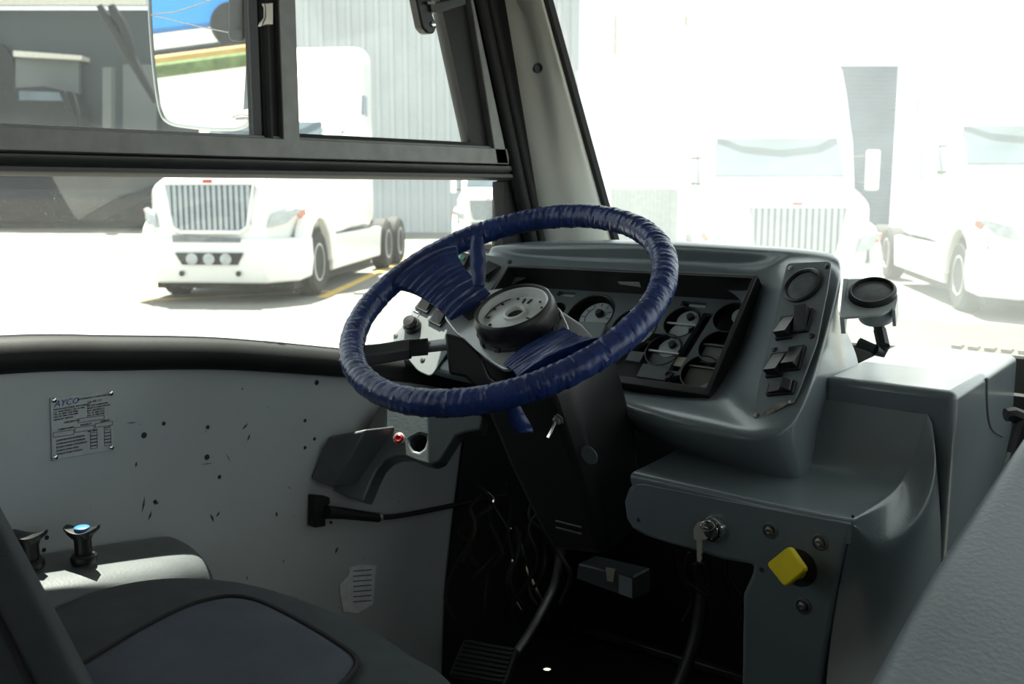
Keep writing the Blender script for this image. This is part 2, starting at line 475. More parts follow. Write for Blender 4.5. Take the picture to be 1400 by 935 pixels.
# sloping front member of the upper sash: black inner channel and grey outer bar
def yl(px0, px1, x):    # the two ends of a sloping line seen on the plane x, as a function of z
    a, b = atx(*px0, x), atx(*px1, x)
    return lambda z: lerp(a.y, b.y, (z - a.z) / (b.z - a.z))
lA = yl((604, 0), (645, 190), XW); lB = yl((638, 0), (668, 190), XW); lC = yl((650, 40), (690, 225), XW)
Z0, Z1 = ZR2 - .004, 1.645
def slab(la, lb, z0, z1, x0, x1):
    return G().loft([[V((x0, la(z), z)), V((x1, la(z), z)), V((x1, lb(z), z)), V((x0, lb(z), z))] for z in (z0, z1)])
obj('sash_channel', slab(lA, lambda z: lB(z), Z0 + .004, Z1, XW - .03, XW - .004), BLACKM, fr)
obj('sash_bar', slab(lambda z: lB(z), lC, ZR1, Z1, XW - .03, XW + .012), FRAME, fr, bevel=.002)
# panes of the upper sash
yl0 = -.3
obj('rear_pane', G().prism([(XG, yl0, Z0), (XG, q0.y, Z0), (XG, q0.y, Z1), (XG, yl0, Z1)], (-.004, 0, 0)), SIDEGLASS, fr)
obj('front_pane', G().prism([(XG + .006, p1.y - .004, Z0), (XG + .006, lA(Z0) + .004, Z0), (XG + .006, lA(Z1) + .004, Z1), (XG + .006, p1.y - .004, Z1)], (-.004, 0, 0)), SIDEGLASS, fr)
g = G().box((XW - .008, (p1.y + lA(Z0)) / 2, Z0 + .009), (.02, lA(Z0) - p1.y, .010)); obj('glazing_strip', g, RUBBER, fr)

# dark rubber between the windows and the pillar
lD = yl((664, 0), (715, 225), XW + .004); lE = yl((692, 0), (736, 270), XW + .004)
g = G().loft([[V((XW - .03, lC(z) if z > 1.015 else yE + .022 - (1.015 - z) * .02, z)), V((XW + .0, lC(z) if z > 1.015 else yE + .022 - (1.015 - z) * .02, z)), V((XW, lE(z) + .03, z)), V((XW - .03, lE(z) + .03, z))] for z in (.60, .8, .95, 1.014, 1.016, 1.2, 1.66)])
struct('trim_4', g, RUBBER, smooth=50)
gt = G()
for off, rr in ((.020, .017), (.052, .013)):
    gt.tube([V((XW + .006, lC(z) + off, z)) for z in (.86, 1.0, 1.1, 1.3, 1.64)], rr, 14)
struct('trim_5', gt, RUBBER, smooth=80)

# A-pillar, a rounded cream moulding between side window and windshield
lP = yl((745, 0), (822, 275), -1.245)
secs = []
for z in (.55, .7, .85, 1.0, 1.15, 1.3, 1.45, 1.66):
    a, c = lE(z), lP(z)
    pts = [(-1.40, a - .01), (-1.338, a), (-1.312, a + .028), (-1.282, a + (c - a) * .42), (-1.258, a + (c - a) * .72), (-1.247, c - .012), (-1.247, c + .004), (-1.27, c + .02), (-1.40, c + .02)]
    secs.append([V((x, y, z)) for x, y in pts])
pil = struct('pillar_front', G().loft(secs), PILLARM, sub=2, smooth=180)
hc = atd(736, 93, 1); rr = ray(736, 93)
t = -1.268 / rr.x; hc = CAM + rr * t
nrm = V((.9, -.42, .1)).normalized()
ho = G().lathe([(.0098, -.004), (.0098, .0012), (.0082, .002), (.0072, .0005), (.0070, -.012), (.002, -.0125)], hc, nrm, 24)
obj('pillar_plug', ho, DARKGREY, pil)
# black seal where pillar meets windshield
struct('trim_6', G().loft([[V((-1.252, lP(z) + .002, z)), V((-1.238, lP(z) + .000, z)), V((-1.234, lP(z) + .012, z)), V((-1.25, lP(z) + .02, z))] for z in (.6, .9, 1.2, 1.66)]), BLACKM)

# windshield: one large curved, dusty sheet of glass
def y0(x): return 2.06 - .215 * (abs(x) / 1.24) ** 3
def wsy(x, z): return y0(x) - .43 * (z - .72)
g = G(); rows = []
for z in (.66, .9, 1.15, 1.4, 1.68):
    rows.append([V((x, wsy(x, z), z)) for x in [-1.245 + 2.44 * i / 16 for i in range(17)]])
ro2 = [[p + V((0, .005, .002)) for p in r] for r in rows]
g.grid(rows); g.grid(ro2)
struct('window_3', g, WINDGLASS, smooth=180)
struct('trim_7', G().loft([[V((x, wsy(x, 1.63) - .09, 1.62)), V((x, wsy(x, 1.63) + .02, 1.62)), V((x, wsy(x, 1.63) + .02, 1.76)), V((x, wsy(x, 1.63) - .4, 1.76))] for x in (-1.3, -1.0, -.5, 0, .5, 1.0, 1.2)]), CEILM)

# driver's sun shade added inside the glass above the view, blocks sun on the dash
g = G(); rows = [[V((x, wsy(x, z) - .022, z)) for x in [-1.235 + .66 * i / 8 for i in range(9)]] for z in (1.384, 1.5, 1.6, 1.68)]
g.grid(rows); g.grid([[p + V((0, -.006, -.003)) for p in r] for r in rows])
struct('added_sun_shade', g, DARKGREY)
# unseen outside peak added over the driver's corner to shade the dashboard
struct('added_sun_peak', G().prism([(-1.36, 1.475, 1.575), (-1.24, 1.50, 1.575), (-1.08, 1.57, 1.575), (-.93, 1.62, 1.575), (-.93, 1.78, 1.56), (-1.36, 1.70, 1.56)], (0, 0, .03)), FRAME)
# outside cowl below the windshield with its row of slots
g = G()
secs = []
for i in range(15):
    x = -1.0 + i * .15; y = y0(x)
    secs.append([V((x, y + .01, .60)), V((x, y + .02, .682)), V((x, y + .10, .693)), V((x, y + .24, .712)), V((x, y + .34, .700)), V((x, y + .34, .56))])
g.loft(secs)
cowl = thing('windshield_cowl', (0, 2.1, .6), 'weathered pale cowl panel outside, below the windshield', 'cowl')
obj('cowl_panel', g, COWL, cowl, smooth=60)
gs = G()
for i in range(34):
    x = -.62 + i * .03; y = y0(x)
    gs.box((x, y + .045, .688), (.017, .026, .006))
obj('vent_slots', gs, mat('slot_ochre', (.30, .24, .12), .6), cowl)

# ================================================================== dashboard
PF = Plane(aty(970, 540, 1.25), (0, -.7071, .7071))      # plane of the cluster's rim
PB = Plane(PF.p - PF.n * .030, PF.n)                     # dashboard face around it
PP = Plane(aty(1030, 577, 1.2), (-.18, -.73, .66))       # right switch panel
TL = PF.at(692, 361)
PL = Plane(TL - PF.n * .012, (.20, -.73, .66))           # left switch panel
def P3(px, py, s):
    if isinstance(s, Plane): return s.at(px, py)
    return aty(px, py, s)
def hoff(pl, h): return Plane(pl.p + pl.n * h, pl.n)
LW = -1.335
def clampx(p): return V((max(p.x, LW), p.y, p.z))
row2 = [(646, 334, 1.48), (660, 330, 1.47), (712, 322, 1.46), (860, 321, 1.455), (930, 323, 1.455), (1030, 329, 1.455), (1085, 333, 1.45), (1128, 338, 1.445), (1143, 344, 1.44), (1151, 352, 1.435), (1128, 350, 1.66)]
row3 = [(628, 344, 1.47), (648, 338, 1.465), (704, 345, 1.468), (860, 345, 1.466), (935, 347, 1.466), (1040, 353, 1.462), (1076, 348, 1.44), (1138, 354, 1.42), (1146, 359, 1.412), (1154, 368, 1.405), (1128, 376, 1.66)]
row4 = [(590, 382, hoff(PL, -.012)), (630, 343, PL), (694, 362, PB), (860, 373, PB), (935, 378, PB), (1050, 404, hoff(PB, -.006)), (1073, 360, hoff(PP, -.003)), (1140, 366, hoff(PP, -.003)), (1146, 380, hoff(PP, -.006)), (1154, 390, hoff(PP, .004)), (1140, 420, 1.62)]
row5 = [(528, 455, hoff(PL, -.02)), (534, 464, PL), (606, 500, PB), (790, 523, PB), (850, 530, PB), (982, 550, hoff(PB, -.006)), (1026, 578, hoff(PP, -.003)), (1092, 552, hoff(PP, -.003)), (1102, 542, hoff(PP, -.006)), (1113, 530, hoff(PP, .004)), (1178, 492, 1.5)]
row6 = [(533, 478, 1.24), (548, 490, 1.23), (620, 518, 1.25), (795, 532, 1.25), (846, 548, 1.17), (985, 572, 1.155), (1030, 592, 1.16), (1068, 585, 1.175), (1084, 574, 1.188), (1098, 564, 1.20), (1172, 525, 1.46)]
row7 = [(548, 500, 1.26), (570, 510, 1.26), (640, 528, 1.28), (800, 540, 1.29), (842, 590, 1.16), (975, 610, 1.145), (1025, 610, 1.15), (1062, 602, 1.165), (1079, 592, 1.182), (1094, 580, 1.20), (1152, 592, 1.42)]
row8 = [(570, 505, 1.40), (590, 510, 1.40), (660, 528, 1.40), (800, 540, 1.40), (925, 622, 1.30), (1000, 652, 1.24), (1040, 663, 1.215), (1076, 669, 1.20), (1094, 668, 1.21), (1110, 663, 1.225), (1134, 645, 1.38)]
rows = []
r2 = [clampx(P3(*q)) for q in row2]
bk_ = [aty(q[0], q[1], 1.78) for q in row2]
rows.append([clampx(V((p.x, 1.78, .60))) for p in bk_])
rows.append([clampx(V((p.x, 1.78, min(p.z, q.z) - .02))) for p, q in zip(bk_, r2)])
row3b = [(608, 362, 1.46), (640, 341, 1.448), (699, 354, 1.475), (860, 357, 1.482), (935, 360, 1.482), (1044, 369, 1.474), (1075, 354, 1.425), (1139, 360, 1.405), (1146, 369, 1.405), (1154, 378, 1.402), (1132, 398, 1.64)]
rows.append(r2)
for rw in (row3, row3b, row4, row5, row6, row7, row8): rows.append([clampx(P3(*q)) for q in rw])
dash = thing('dashboard', V((-.9, 1.5, .615)), 'large grey moulded dashboard binnacle behind the blue taped steering wheel', 'dashboard')
obj('binnacle', G().grid(rows, skip={(5, 2), (5, 3), (5, 4)}), GREY, dash, sub=3, smooth=180)
# small blank slot in the dashboard's top left corner
g = G().prism([aty(a, b, 1.468) for a, b in [(661, 339), (700, 346), (698, 352), (664, 344)]], (0, .004, -.004)); obj('corner_slot', g, BLACKM, dash)

# ---- instrument cluster
cl = thing('instrument_cluster', PF.at(800, 470), 'black framed instrument cluster with loose gauges, behind the steering wheel', 'instrument cluster')
fr_r, fr_u, fr_n = PF.frame()
o = PF.at(694, 361)
def loc2(pl_o, px, py, h=0):    # 2D coordinates of a pixel on the plane parallel to the cluster rim
    p = PF.at(px, py, h) - pl_o
    return p.dot(fr_r), p.dot(fr_u)
outer = [loc2(o, *q) for q in [(694, 361), (1036, 376), (968, 541)]]
Wc = outer[1][0]; Hc = -outer[2][1]
_tr, _br = outer[1], outer[2]
rim_out = [(0, 0), _tr, _br, (.004, _br[1] + (_br[1] - _tr[1]) * .0 - _tr[1] * .4)]
t_ = .006
rim_in = [(t_, -t_), (_tr[0] - t_ * 1.2, _tr[1] - t_), (_br[0] - t_ * 1.6, _br[1] + .014), (t_, rim_out[3][1] + .014)]
obj('cluster_frame', holed(rim_out, [rim_in], o, (fr_r, fr_u, fr_n), .068), BLACKP, cl, bevel=.0015)
HB = -.058
ob = o + fr_n * HB
def pl2(px, py): return loc2(o, px, py, HB)
holes = []; gauges = []
def ghole(px, py, r, kind, rect=None):
    x, y = pl2(px, py); gauges.append((x, y, r, kind, rect))
    holes.append(circ(x, y, r) if rect is None else [(x - rect[0], y - rect[1]), (x + rect[0], y - rect[1]), (x + rect[0], y + rect[1]), (x - rect[0], y + rect[1])])
ghole(806, 431, .046, 'big'); ghole(866, 448, .042, 'big')
ghole(761, 424, .017, 'small')
ghole(932, 440, .031, 'double'); ghole(907, 478, .031, 'half')
ghole(999, 434, .029, 'lamp'); ghole(981, 474, .031, 'grey'); ghole(956, 508, .030, 'tan')
ghole(893, 508, 0, 'rect', (.026, .013)); ghole(948, 416, 0, 'lit', (.024, .0055)); ghole(774, 402, 0, 'lit', (.020, .0055))
ghole(868, 487, 0, 'amber', (.014, .010))
xs, ys = pl2(968, 428); xe, ye = pl2(921, 507)
slot = [(xs - .008, ys), (xs + .010, ys), (xe + .008, ye), (xe - .010, ye)]
holes.append(slot)
# keep holes clear of each other
plate_out = [(.004, -.005), (_tr[0] - .006, _tr[1] - .005), (_br[0] - .006, _br[1] + .006), (.004, rim_out[3][1] + .006)]
obj('gauge_plate', holed(plate_out, holes, ob, (fr_r, fr_u, fr_n), .010), PLATEG, cl)
obj('cluster_back', G().prism([ob - fr_n * .022 + fr_r * x + fr_u * y for x, y in plate_out], -fr_n * .004), BLACKM, cl)
def W2(x, y, h): return ob + fr_r * x + fr_u * y + fr_n * h
for x, y, r, kind, rect in gauges:
    if rect is None:
        gz = obj('gauge', G().lathe([(r * 1.05, -.0005), (r * 1.05, .0008), (r * 1.01, .0012), (r * .985, .0002), (r * .985, -.016), (r * 1.05, -.016)], W2(x, y, 0), fr_n, 40, close=False), BLACKP, cl)
        if kind == 'big':
            obj('dial', G().lathe([(.001, -.0095), (r * .70, -.0095), (r * .70, -.0118), (.001, -.0118)], W2(x + r * .14, y + r * .10, 0), fr_n, 40), DIAL, gz)
            k = G()
            for i in range(9):
                a = R(215 - i * 31); d = V((math.cos(a), math.sin(a), 0))
                c = W2(x + r * .14 + d.x * r * .58, y + r * .10 + d.y * r * .58, -.0092)
                k.fbox(c, (r * .13, r * .03, .0006), (fr_r * d.x + fr_u * d.y, fr_u * d.x - fr_r * d.y, fr_n))
            k.fbox(W2(x + r * .14, y - r * .34, -.0092), (r * .30, r * .07, .0006), (fr_r, fr_u, fr_n))
            arc = [W2(x + r * .14 + math.cos(R(215 - i * 6)) * r * .47, y + r * .1 + math.sin(R(215 - i * 6)) * r * .47, -.0092) for i in range(16)]
            k.tube(arc, .0006, 5)
            obj('dial_marks', k, INK, gz)
            obj('needle_hub', G().lathe([(r * .17, -.010), (r * .17, -.003), (r * .13, .001), (.001, .0015)], W2(x + r * .30, y + r * .22, 0), fr_n, 8), BLACKM, gz)
            obj('cross_strut', G().fbox(W2(x, y - r * .50, -.006), (r * 1.92, .004, .003), (fr_r, fr_u, fr_n)), SILVER, gz)
            obj('dark_lower_half', G().fbox(W2(x, y - r * .76, -.0125), (r * 1.1, r * .42, .002), (fr_r, fr_u, fr_n)), BLACKM, gz)
        elif kind in ('double', 'half'):
            obj('dial', G().lathe([(.001, -.008), (r * .62, -.008), (r * .62, -.0105), (.001, -.0105)], W2(x + r * .1, y + r * .34, 0), fr_n, 32), DIAL, gz)
            obj('needle_hub', G().lathe([(r * .22, -.008), (r * .20, -.001), (.001, 0)], W2(x + r * .25, y + r * .5, 0), fr_n, 10), BLACKM, gz)
            if kind == 'double': obj('dial', G().lathe([(.001, -.0075), (r * .55, -.0075), (r * .55, -.0105), (.001, -.0105)], W2(x - r * .05, y - r * .52, 0), fr_n, 32), DIAL, gz)
            else: obj('dial', G().fbox(W2(x, y - r * .45, -.010), (r * 1.5, r * .8, .002), (fr_r, fr_u, fr_n)), PLATEG, gz)
            obj('cross_strut', G().fbox(W2(x, y - r * .04, -.005), (r * 1.92, .003, .003), (fr_r, fr_u, fr_n)), SILVER, gz)
        elif kind == 'lamp':
            obj('dial', G().lathe([(.001, -.006), (r * .45, -.007), (r * .5, -.010), (.001, -.011)], W2(x + r * .3, y + r * .42, 0), fr_n, 24), DIAL, gz)
        elif kind == 'grey':
            obj('dial', G().fbox(W2(x, y - r * .35, -.010), (r * 1.7, r * 1.0, .002), (fr_r, fr_u, fr_n)), DIALD, gz)
            obj('cross_strut', G().fbox(W2(x, y + r * .2, -.006), (r * 1.92, .003, .003), (fr_r, fr_u, fr_n)), STEEL, gz)
        elif kind == 'tan':
            obj('dial', G().fbox(W2(x, y - r * .22, -.010), (r * 1.7, r * 1.25, .002), (fr_r, fr_u, fr_n)), mat('tan_board', (.11, .105, .085), .6), gz)
            obj('cross_strut', G().fbox(W2(x, y + r * .42, -.006), (r * 1.7, .003, .003), (fr_r, fr_u, fr_n)), STEEL, gz)
        elif kind == 'small':
            obj('dial', G().lathe([(.001, -.006), (r * .6, -.006), (r * .6, -.009), (.001, -.009)], W2(x - r * .3, y, 0), fr_n, 24), DIAL, gz)
            obj('needle_hub', G().lathe([(r * .4, -.008), (r * .35, -.001), (.001, 0)], W2(x + r * .3, y, 0), fr_n, 10), BLACKM, gz)
    else:
        if kind == 'lit': obj('warning_lamp_strip', G().fbox(W2(x + rect[0] * .25, y - .001, -.006), (rect[0] * 1.35, rect[1] * 1.5, .003), (fr_r, fr_u, fr_n)), DIAL, cl)
        if kind == 'amber': obj('warning_lamp', G().fbox(W2(x, y, -.006), (rect[0] * 1.9, rect[1] * 1.7, .003), (fr_r, fr_u, fr_n)), mat('beige_lens', (.36, .34, .27), .5), cl)
        if kind == 'rect': obj('display_recess', G().fbox(W2(x - .006, y, -.012), (rect[0] * 1.0, rect[1] * 1.6, .003), (fr_r, fr_u, fr_n)), DARKGREY, cl)
# raised grey tray below the two large dials, bare bracket in the slot, adhesive remains in the hood
tp = [W2(*pl2(a, b), .006) for a, b in [(792, 447), (832, 448), (834, 452), (822, 480), (770, 482), (776, 463)]]
obj('cover_tray', G().prism(round_poly(tp, .006), fr_n * .010), mat('tray_grey', (.135, .155, .165), .5), cl, bevel=.002)
obj('slot_bracket', G().fbox(W2(*pl2(929, 493), -.004), (.020, .018, .003), (fr_r, fr_u, fr_n)), mat('beige_lens', (.36, .34, .27)), cl)
sb = pl2(914, 513); obj('plate_screw_boss', G().lathe([(.008, 0), (.008, .003), (.0045, .0035), (.004, .001), (.0005, .001)], W2(*sb, 0), fr_n, 18), BLACKP, cl)
yv = PF.at(855, 366).y
gv = G().prism([V((aty(a, b, yv + .016).x, yv - .004 + .03, 0)) for a, b in []] or [o + fr_r * x - fr_u * .0065 + fr_n * h for x, h in [(.245, -.020), (.290, -.017), (.288, -.030), (.246, -.026)]], -fr_u * .0006)
obj('adhesive_remnant', gv, mat('old_adhesive', (.34, .35, .33), .7), cl)

# ---- right switch panel
rp = thing('switch_panel', PP.at(1085, 470), 'right-hand grey switch panel with speaker grille and black rockers', 'switch panel')
pr, pu, pn = PP.frame()
e2 = (PP.at(1110, 368) - PP.at(1060, 560)).normalized(); e1 = e2.cross(pn).normalized(); EP = (e1, e2, pn)
outl = [PP.at(a, b, .002) for a, b in [(1077, 361), (1138, 358.5), (1133, 395), (1118, 470), (1089, 548), (1028, 577), (1044, 500)]]
obj('panel_plate', G().prism(round_poly(outl, .009), pn * .003), mat('panel_grey', (.15, .175, .187), .42, 0, .12, 20, .1, 250), rp, bevel=.001)
sp = PP.at(1098, 391, .005)
obj('speaker_surround', G().lathe([(.030, 0), (.030, .004), (.0275, .0055), (.025, .003), (.0245, 0)], sp, pn, 40), BLACKP, rp)
obj('speaker_cap', G().lathe([(.0245, .001), (.020, .0028), (.012, .0024), (.001, .0026)], sp, pn, 40), mat('worn_cap_grey', (.10, .115, .12), .45, 0, .3, 45), rp)
def rocker(c, wd, ht, root, fr_, tilt, lens=None):
    a, b, n = fr_
    rk = obj('rocker_switch', G().fbox(c + n * .002, (wd * 1.15, ht * 1.12, .005), fr_), BLACKM, root, bevel=.0008)
    # crown: wedge profile extruded across the width
    sg = 1 if tilt > 0 else -1
    pf = [(-ht / 2, .003), (ht / 2, .003)]
    for q in range(9):
        u = 1 - q / 8            # 1 at the raised end, 0 at the pressed end
        pf.append((sg * ht * (u - .5), .0045 + .0135 * u ** 1.8 + (.002 * math.sin(math.pi * u))))
    if sg < 0: pf = [pf[1], pf[0]] + pf[2:]
    obj('rocker', G().prism([c + b * x + n * h - a * wd * .44 for x, h in pf], a * wd * .88), BLACKP, rk, bevel=.0012)
    if lens:
        obj('lens', G().fbox(c + b * ht * .25 * (1 if tilt > 0 else -1) + n * .0135, (wd * .5, ht * .3, .004), fr_), lens, rk, bevel=.0006)
    return rk
for (px, py, td) in [(1076, 449, -1), (1098, 440, 1), (1063, 500, -1), (1087, 491, -1)]:
    rocker(PP.at(px, py, .005), .0215, .036, rp, EP, td)
c = PP.at(1069, 532, .005)
rk = obj('rocker_switch', G().fbox(c + pn * .002, (.040, .021, .005), EP), BLACKM, rp, bevel=.0008)
obj('rocker', G().prism([c + e1 * x + pn * h - e2 * .0085 for x, h in [(-.017, .003), (.017, .003), (.017, .008), (.008, .017), (.001, .009), (-.017, .007)]], e2 * .017), BLACKP, rk, bevel=.001)
for px, py in [(1081, 367), (1131, 365), (1034, 568), (1082, 549), (1059, 478), (1110, 460)]:
    q = PP.at(px, py, .005)
    obj('panel_screw', G().lathe([(.0042, 0), (.0040, .0016), (.0015, .0026), (.0005, .0026)], q, pn, 14), BLACKP if py in (365, 478, 460) else STEEL, rp)
wn = [PP.at(a, b, .0053) for a, b in [(1040, 566), (1050, 560), (1058, 553), (1068, 550), (1077, 546), (1079, 551), (1066, 559), (1052, 566), (1044, 572)]]
obj('worn_patch', G().prism(wn, pn * .0003), mat('worn_tan', (.22, .21, .19), .7, 0, .5, 90), rp)

# ---- left switch panel
lp = thing('switch_panel', PL.at(620, 430), 'left-hand pale grey switch panel seen through the steering wheel', 'switch panel')
ln = PL.n; f2 = (PL.at(640, 345) - PL.at(540, 465)).normalized(); f1 = f2.cross(ln).normalized(); EL = (f1, f2, ln)
outl = [PL.at(a, b, .002) for a, b in [(634, 345), (704, 355), (690, 372), (590, 516), (572, 508), (536, 464)]]
obj('panel_plate', G().prism(round_poly(outl, .010), ln * .003), LIGHTG, lp, bevel=.001)
for px, py, td, ls_ in [(632, 362, 1, GREEN), (668, 372, -1, None), (603, 433, 1, RED), (585, 415, 1, None)]:
    rocker(PL.at(px, py, .005), .028, .036, lp, EL, td, ls_)
q = PL.at(565, 447, .005)
kb = obj('rotary_knob', G().lathe([(.017, 0), (.017, .010), (.015, .012), (.0135, .012), (.0125, .009), (.0125, .020), (.011, .023), (.001, .024)], q, ln, 32), BLACKP, lp)
for px, py in [(541, 459), (697, 358), (578, 492)]:
    obj('panel_screw', G().lathe([(.005, 0), (.0045, .0015), (.001, .0025)], PL.at(px, py, .005), ln, 14), BLACKM, lp)
# pale lettering strip beside the switches
st = [PL.at(a, b, .0052) for a, b in [(560, 428), (580, 404), (588, 411), (569, 436)]]
ns_ = obj('marking_strip', G().prism(st, ln * .0006), mat('strip_grey', (.20, .23, .26), .5), lp)
dd = (st[1] - st[0]); mk = G()
for i in range(4): mk.tube([st[0] + dd * (.2 + i * .2) + (st[3] - st[0]) * .2 + ln * .001, st[0] + dd * (.25 + i * .2) + (st[3] - st[0]) * .8 + ln * .001], .0012, 6)
obj('strip_marks', mk, LIGHTG, ns_)

# ---- pressure gauge on a bracket at the dashboard's right side
gc = aty(1193, 402, 1.44)
gn = V((.10, -.52, .85)).normalized()
pgz = thing('pressure_gauge', gc, 'round black-rimmed gauge on grey bracket, right side of the dashboard', 'gauge')
gp = Plane(gc, gn); 
br = [gp.at(a, b) for a, b in [(1158, 381), (1206, 380), (1222, 390), (1228, 404), (1222, 420), (1205, 430), (1151, 434), (1153, 408)]]
obj('gauge_bracket', G().prism(round_poly(br, .006), -gn * .004), mat('bracket_grey', (.46, .50, .51), .4, .1), pgz, bevel=.001)
fl = [gp.at(1153, 381), gp.at(1160, 381), gp.at(1154, 434), gp.at(1148, 434)]
obj('bracket_flange', G().prism(fl, -gn * .03), mat('bracket_grey', (.30, .33, .34)), pgz)
obj('gauge_ring', G().lathe([(.0335, 0), (.0335, .006), (.030, .009), (.0285, .0085), (.0275, .004), (.0275, 0)], gp.at(1193, 402), gn, 44), BLACKP, pgz)
obj('gauge_glass', G().lathe([(.0278, .0035), (.015, .005), (.001, .0054)], gp.at(1193, 402), gn, 40), mat('dusty_gauge_glass', (.10, .112, .117), .45, 0, .35, 70), pgz)
gb = gp.at(1197, 404)
obj('gauge_can', G().lathe([(.0285, -.004), (.0285, -.026), (.026, -.038), (.012, -.041), (.001, -.041)], gb, gn, 36), mat('can_grey', (.42, .45, .46), .35, .3), pgz)
obj('clamp_lug', G().prism([gp.at(1224, 405), gp.at(1228, 408), gp.at(1224, 424), gp.at(1219, 424)], -gn * .030), SILVER, pgz, bevel=.001)
hb_ = gb - gn * .041
e_ = aty(1208, 474, 1.43)
obj('fitting', G().tube([hb_, lerp(hb_, e_, .5)], .008, 12).tube([lerp(hb_, e_, .45), e_], .0095, 8), DARKGREY, pgz)
el = [e_, e_ + V((-.002, .0, -.008)), aty(1196, 478, 1.42), aty(1174, 469, 1.42)]
obj('elbow_fitting', G().tube(el[:3], .0085, 12).tube([el[2], el[3]], [.0075, .0085], 8), DARKGREY, pgz)

# ================================================================== engine cover and lower console (one moulding)
YC = 1.10
def cy(px, py): return aty(px, py, YC)
A = [cy(a, b) for a, b in [(880, 657), (868, 658), (858, 668), (852, 686), (855, 710), (864, 724), (880, 733), (913, 744), (950, 754), (987, 766), (1029, 773), (1027, 785), (1015, 812), (1013, 935)]]
bl = V((A[-1].x, YC, 0)); Bt = cy(1166, 712); Bb = V((cy(1122, 935).x + .012, YC, 0))
front = A + [bl, Bb, cy(1122, 935), cy(1150, 779), Bt]
eng = thing('engine_cover', V((-.5, 1.3, 0)), 'grey moulded engine cover whose lower console carries the ignition lock', 'engine cover')
g = G().prism(front, (0, .03, 0))
obj('console_face', g, GREY, eng, bevel=.006, seg=3)
# main block: sloping top, upright front and right faces
N_ = atz(1309, 536, .745); F_ = atz(1391, 486, .70); L_ = V((-.56, 1.30, .745)); LB = V((-.70, F_.y + .02, .70))
g = G(); top = [L_, N_, F_, LB]
g.add(top + [V((L_.x, 1.30, 0)), V((N_.x + .004, 1.30, 0)), V((F_.x + .004, F_.y, 0)), V((LB.x, LB.y, 0))], [(0, 1, 2, 3), (4, 5, 1, 0), (5, 6, 2, 1), (6, 7, 3, 2), (7, 4, 0, 3), (7, 6, 5, 4)])
obj('cover_block', g, GREY, eng, bevel=.011, seg=4)
# console: shelf, concave sweep up the front of the block, chamfer crescent and right flank
I_px = [(1165, 710, 1.10), (1196, 692, 1.165), (1220, 675, 1.215), (1235, 658, 1.25), (1247, 630, 1.272), (1259, 593, 1.288), (1268, 566, 1.299)]
O_px = [(1166, 716, 1.101), (1200, 756, 1.15), (1228, 740, 1.19), (1251, 716, 1.225), (1268, 689, 1.252), (1284, 643, 1.280), (1275, 580, 1.300)]
I3 = [aty(*q) for q in I_px]; O3 = [aty(*q) for q in O_px]
cols = [[V((x, p.y, p.z + (.0 if k else -.004))) for k, p in enumerate(I3)] for x in (-.742, -.65, -.56, -.49)]
cols += [[lerp(p, V((-.49, p.y, p.z)), .12) - V((0, 0, .0015)) for p in I3], I3, O3]
fx0, fx1 = cy(1122, 935), O3[5].x + .006
m_, b_, c_ = [], [], []
for k, p in enumerate(O3):
    t = k / 6; y = lerp(YC + .002, 1.302, t)
    xb = lerp(fx0.x, fx1, t)
    m_.append(V((lerp(cy(1150, 779).x, fx1 - .002, t), lerp(YC + .001, 1.302, t), lerp(cy(1150, 779).z, p.z * .80, min(1, t * 3)))))
    b_.append(V((xb, y, fx0.z))); c_.append(V((xb + lerp(.012, 0, t), y, 0)))
cols += [m_, b_, c_]
rowsc = [list(r) for r in zip(*cols)]
rowsc = [[p + V((0, .001, -.03 if k < 6 else 0)) for k, p in enumerate(rowsc[0])]] + rowsc
o_ = obj('console_moulding', G().grid(rowsc), GREY, eng, sub=3, smooth=180)
nc_ = len(rowsc[0]); at_ = o_.data.attributes.new('crease_edge', 'FLOAT', 'EDGE')
for e in o_.data.edges:
    a, b = e.vertices
    if a % nc_ == b % nc_:
        if a % nc_ == 5: at_.data[e.index].value = .55
        if a % nc_ == 6: at_.data[e.index].value = .95
    elif max(a, b) < 2 * nc_ and min(a, b) >= nc_ and min(a, b) % nc_ < 5: at_.data[e.index].value = .45
RFn = (F_ - N_).cross(V((0, 0, 1))).normalized()
if RFn.x < 0: RFn = -RFn
RP = Plane(N_, RFn)
obj('mould_seam', G().tube(smoothpts([RP.at(a, b, .001) for a, b in [(1349, 517), (1349, 545), (1351, 572), (1357, 588), (1370, 596)]], 4), .0022, 8), GREYD, eng)
PC = Plane(V((0, YC, 0)), (0, -1, 0))
# ignition lock
il = PC.at(978, 722, 0)
lk = obj('ignition_lock', G().lathe([(.0175, 0), (.0175, .006), (.0155, .010), (.0125, .0105), (.0115, .007), (.0105, .013), (.001, .0135)], il, (0, -1, 0), 32), CHROME, eng)
obj('keyway', G().box(il + V((.001, -.0140, 0)), (.003, .001, .014)), INK, lk)
# bolts, the knob's dark bore and drilled holes
for px, py in [(1053, 725), (1121, 741), (1098, 828)]:
    q = PC.at(px, py)
    bo = obj('bolt', G().lathe([(.0105, 0), (.0105, .0012), (.0085, .002), (.0082, .0002), (.0005, .0002)], q, (0, -1, 0), 28), GREYD, eng)
    obj('bolt_head', G().lathe([(.0058, 0), (.0056, .004), (.003, .0052), (.0005, .0045)], q + V((0, -.0005, 0)), (0, -1, 0), 12), STEEL, bo)
obj('valve_bore', G().lathe([(.0235, 0), (.0235, .001), (.0215, .0012), (.002, .0008)], PC.at(1092, 776), (0, -1, 0), 32), BLACKM, eng)
for px, py, r in [(873, 711, .0032), (1041, 779, .0032), (1166, 706, .002)]:
    obj('screw_hole', G().lathe([(r, 0), (r * .9, .0006), (.0003, .0006)], PC.at(px, py, .0012), (0, -1, 0), 14), INK, eng)

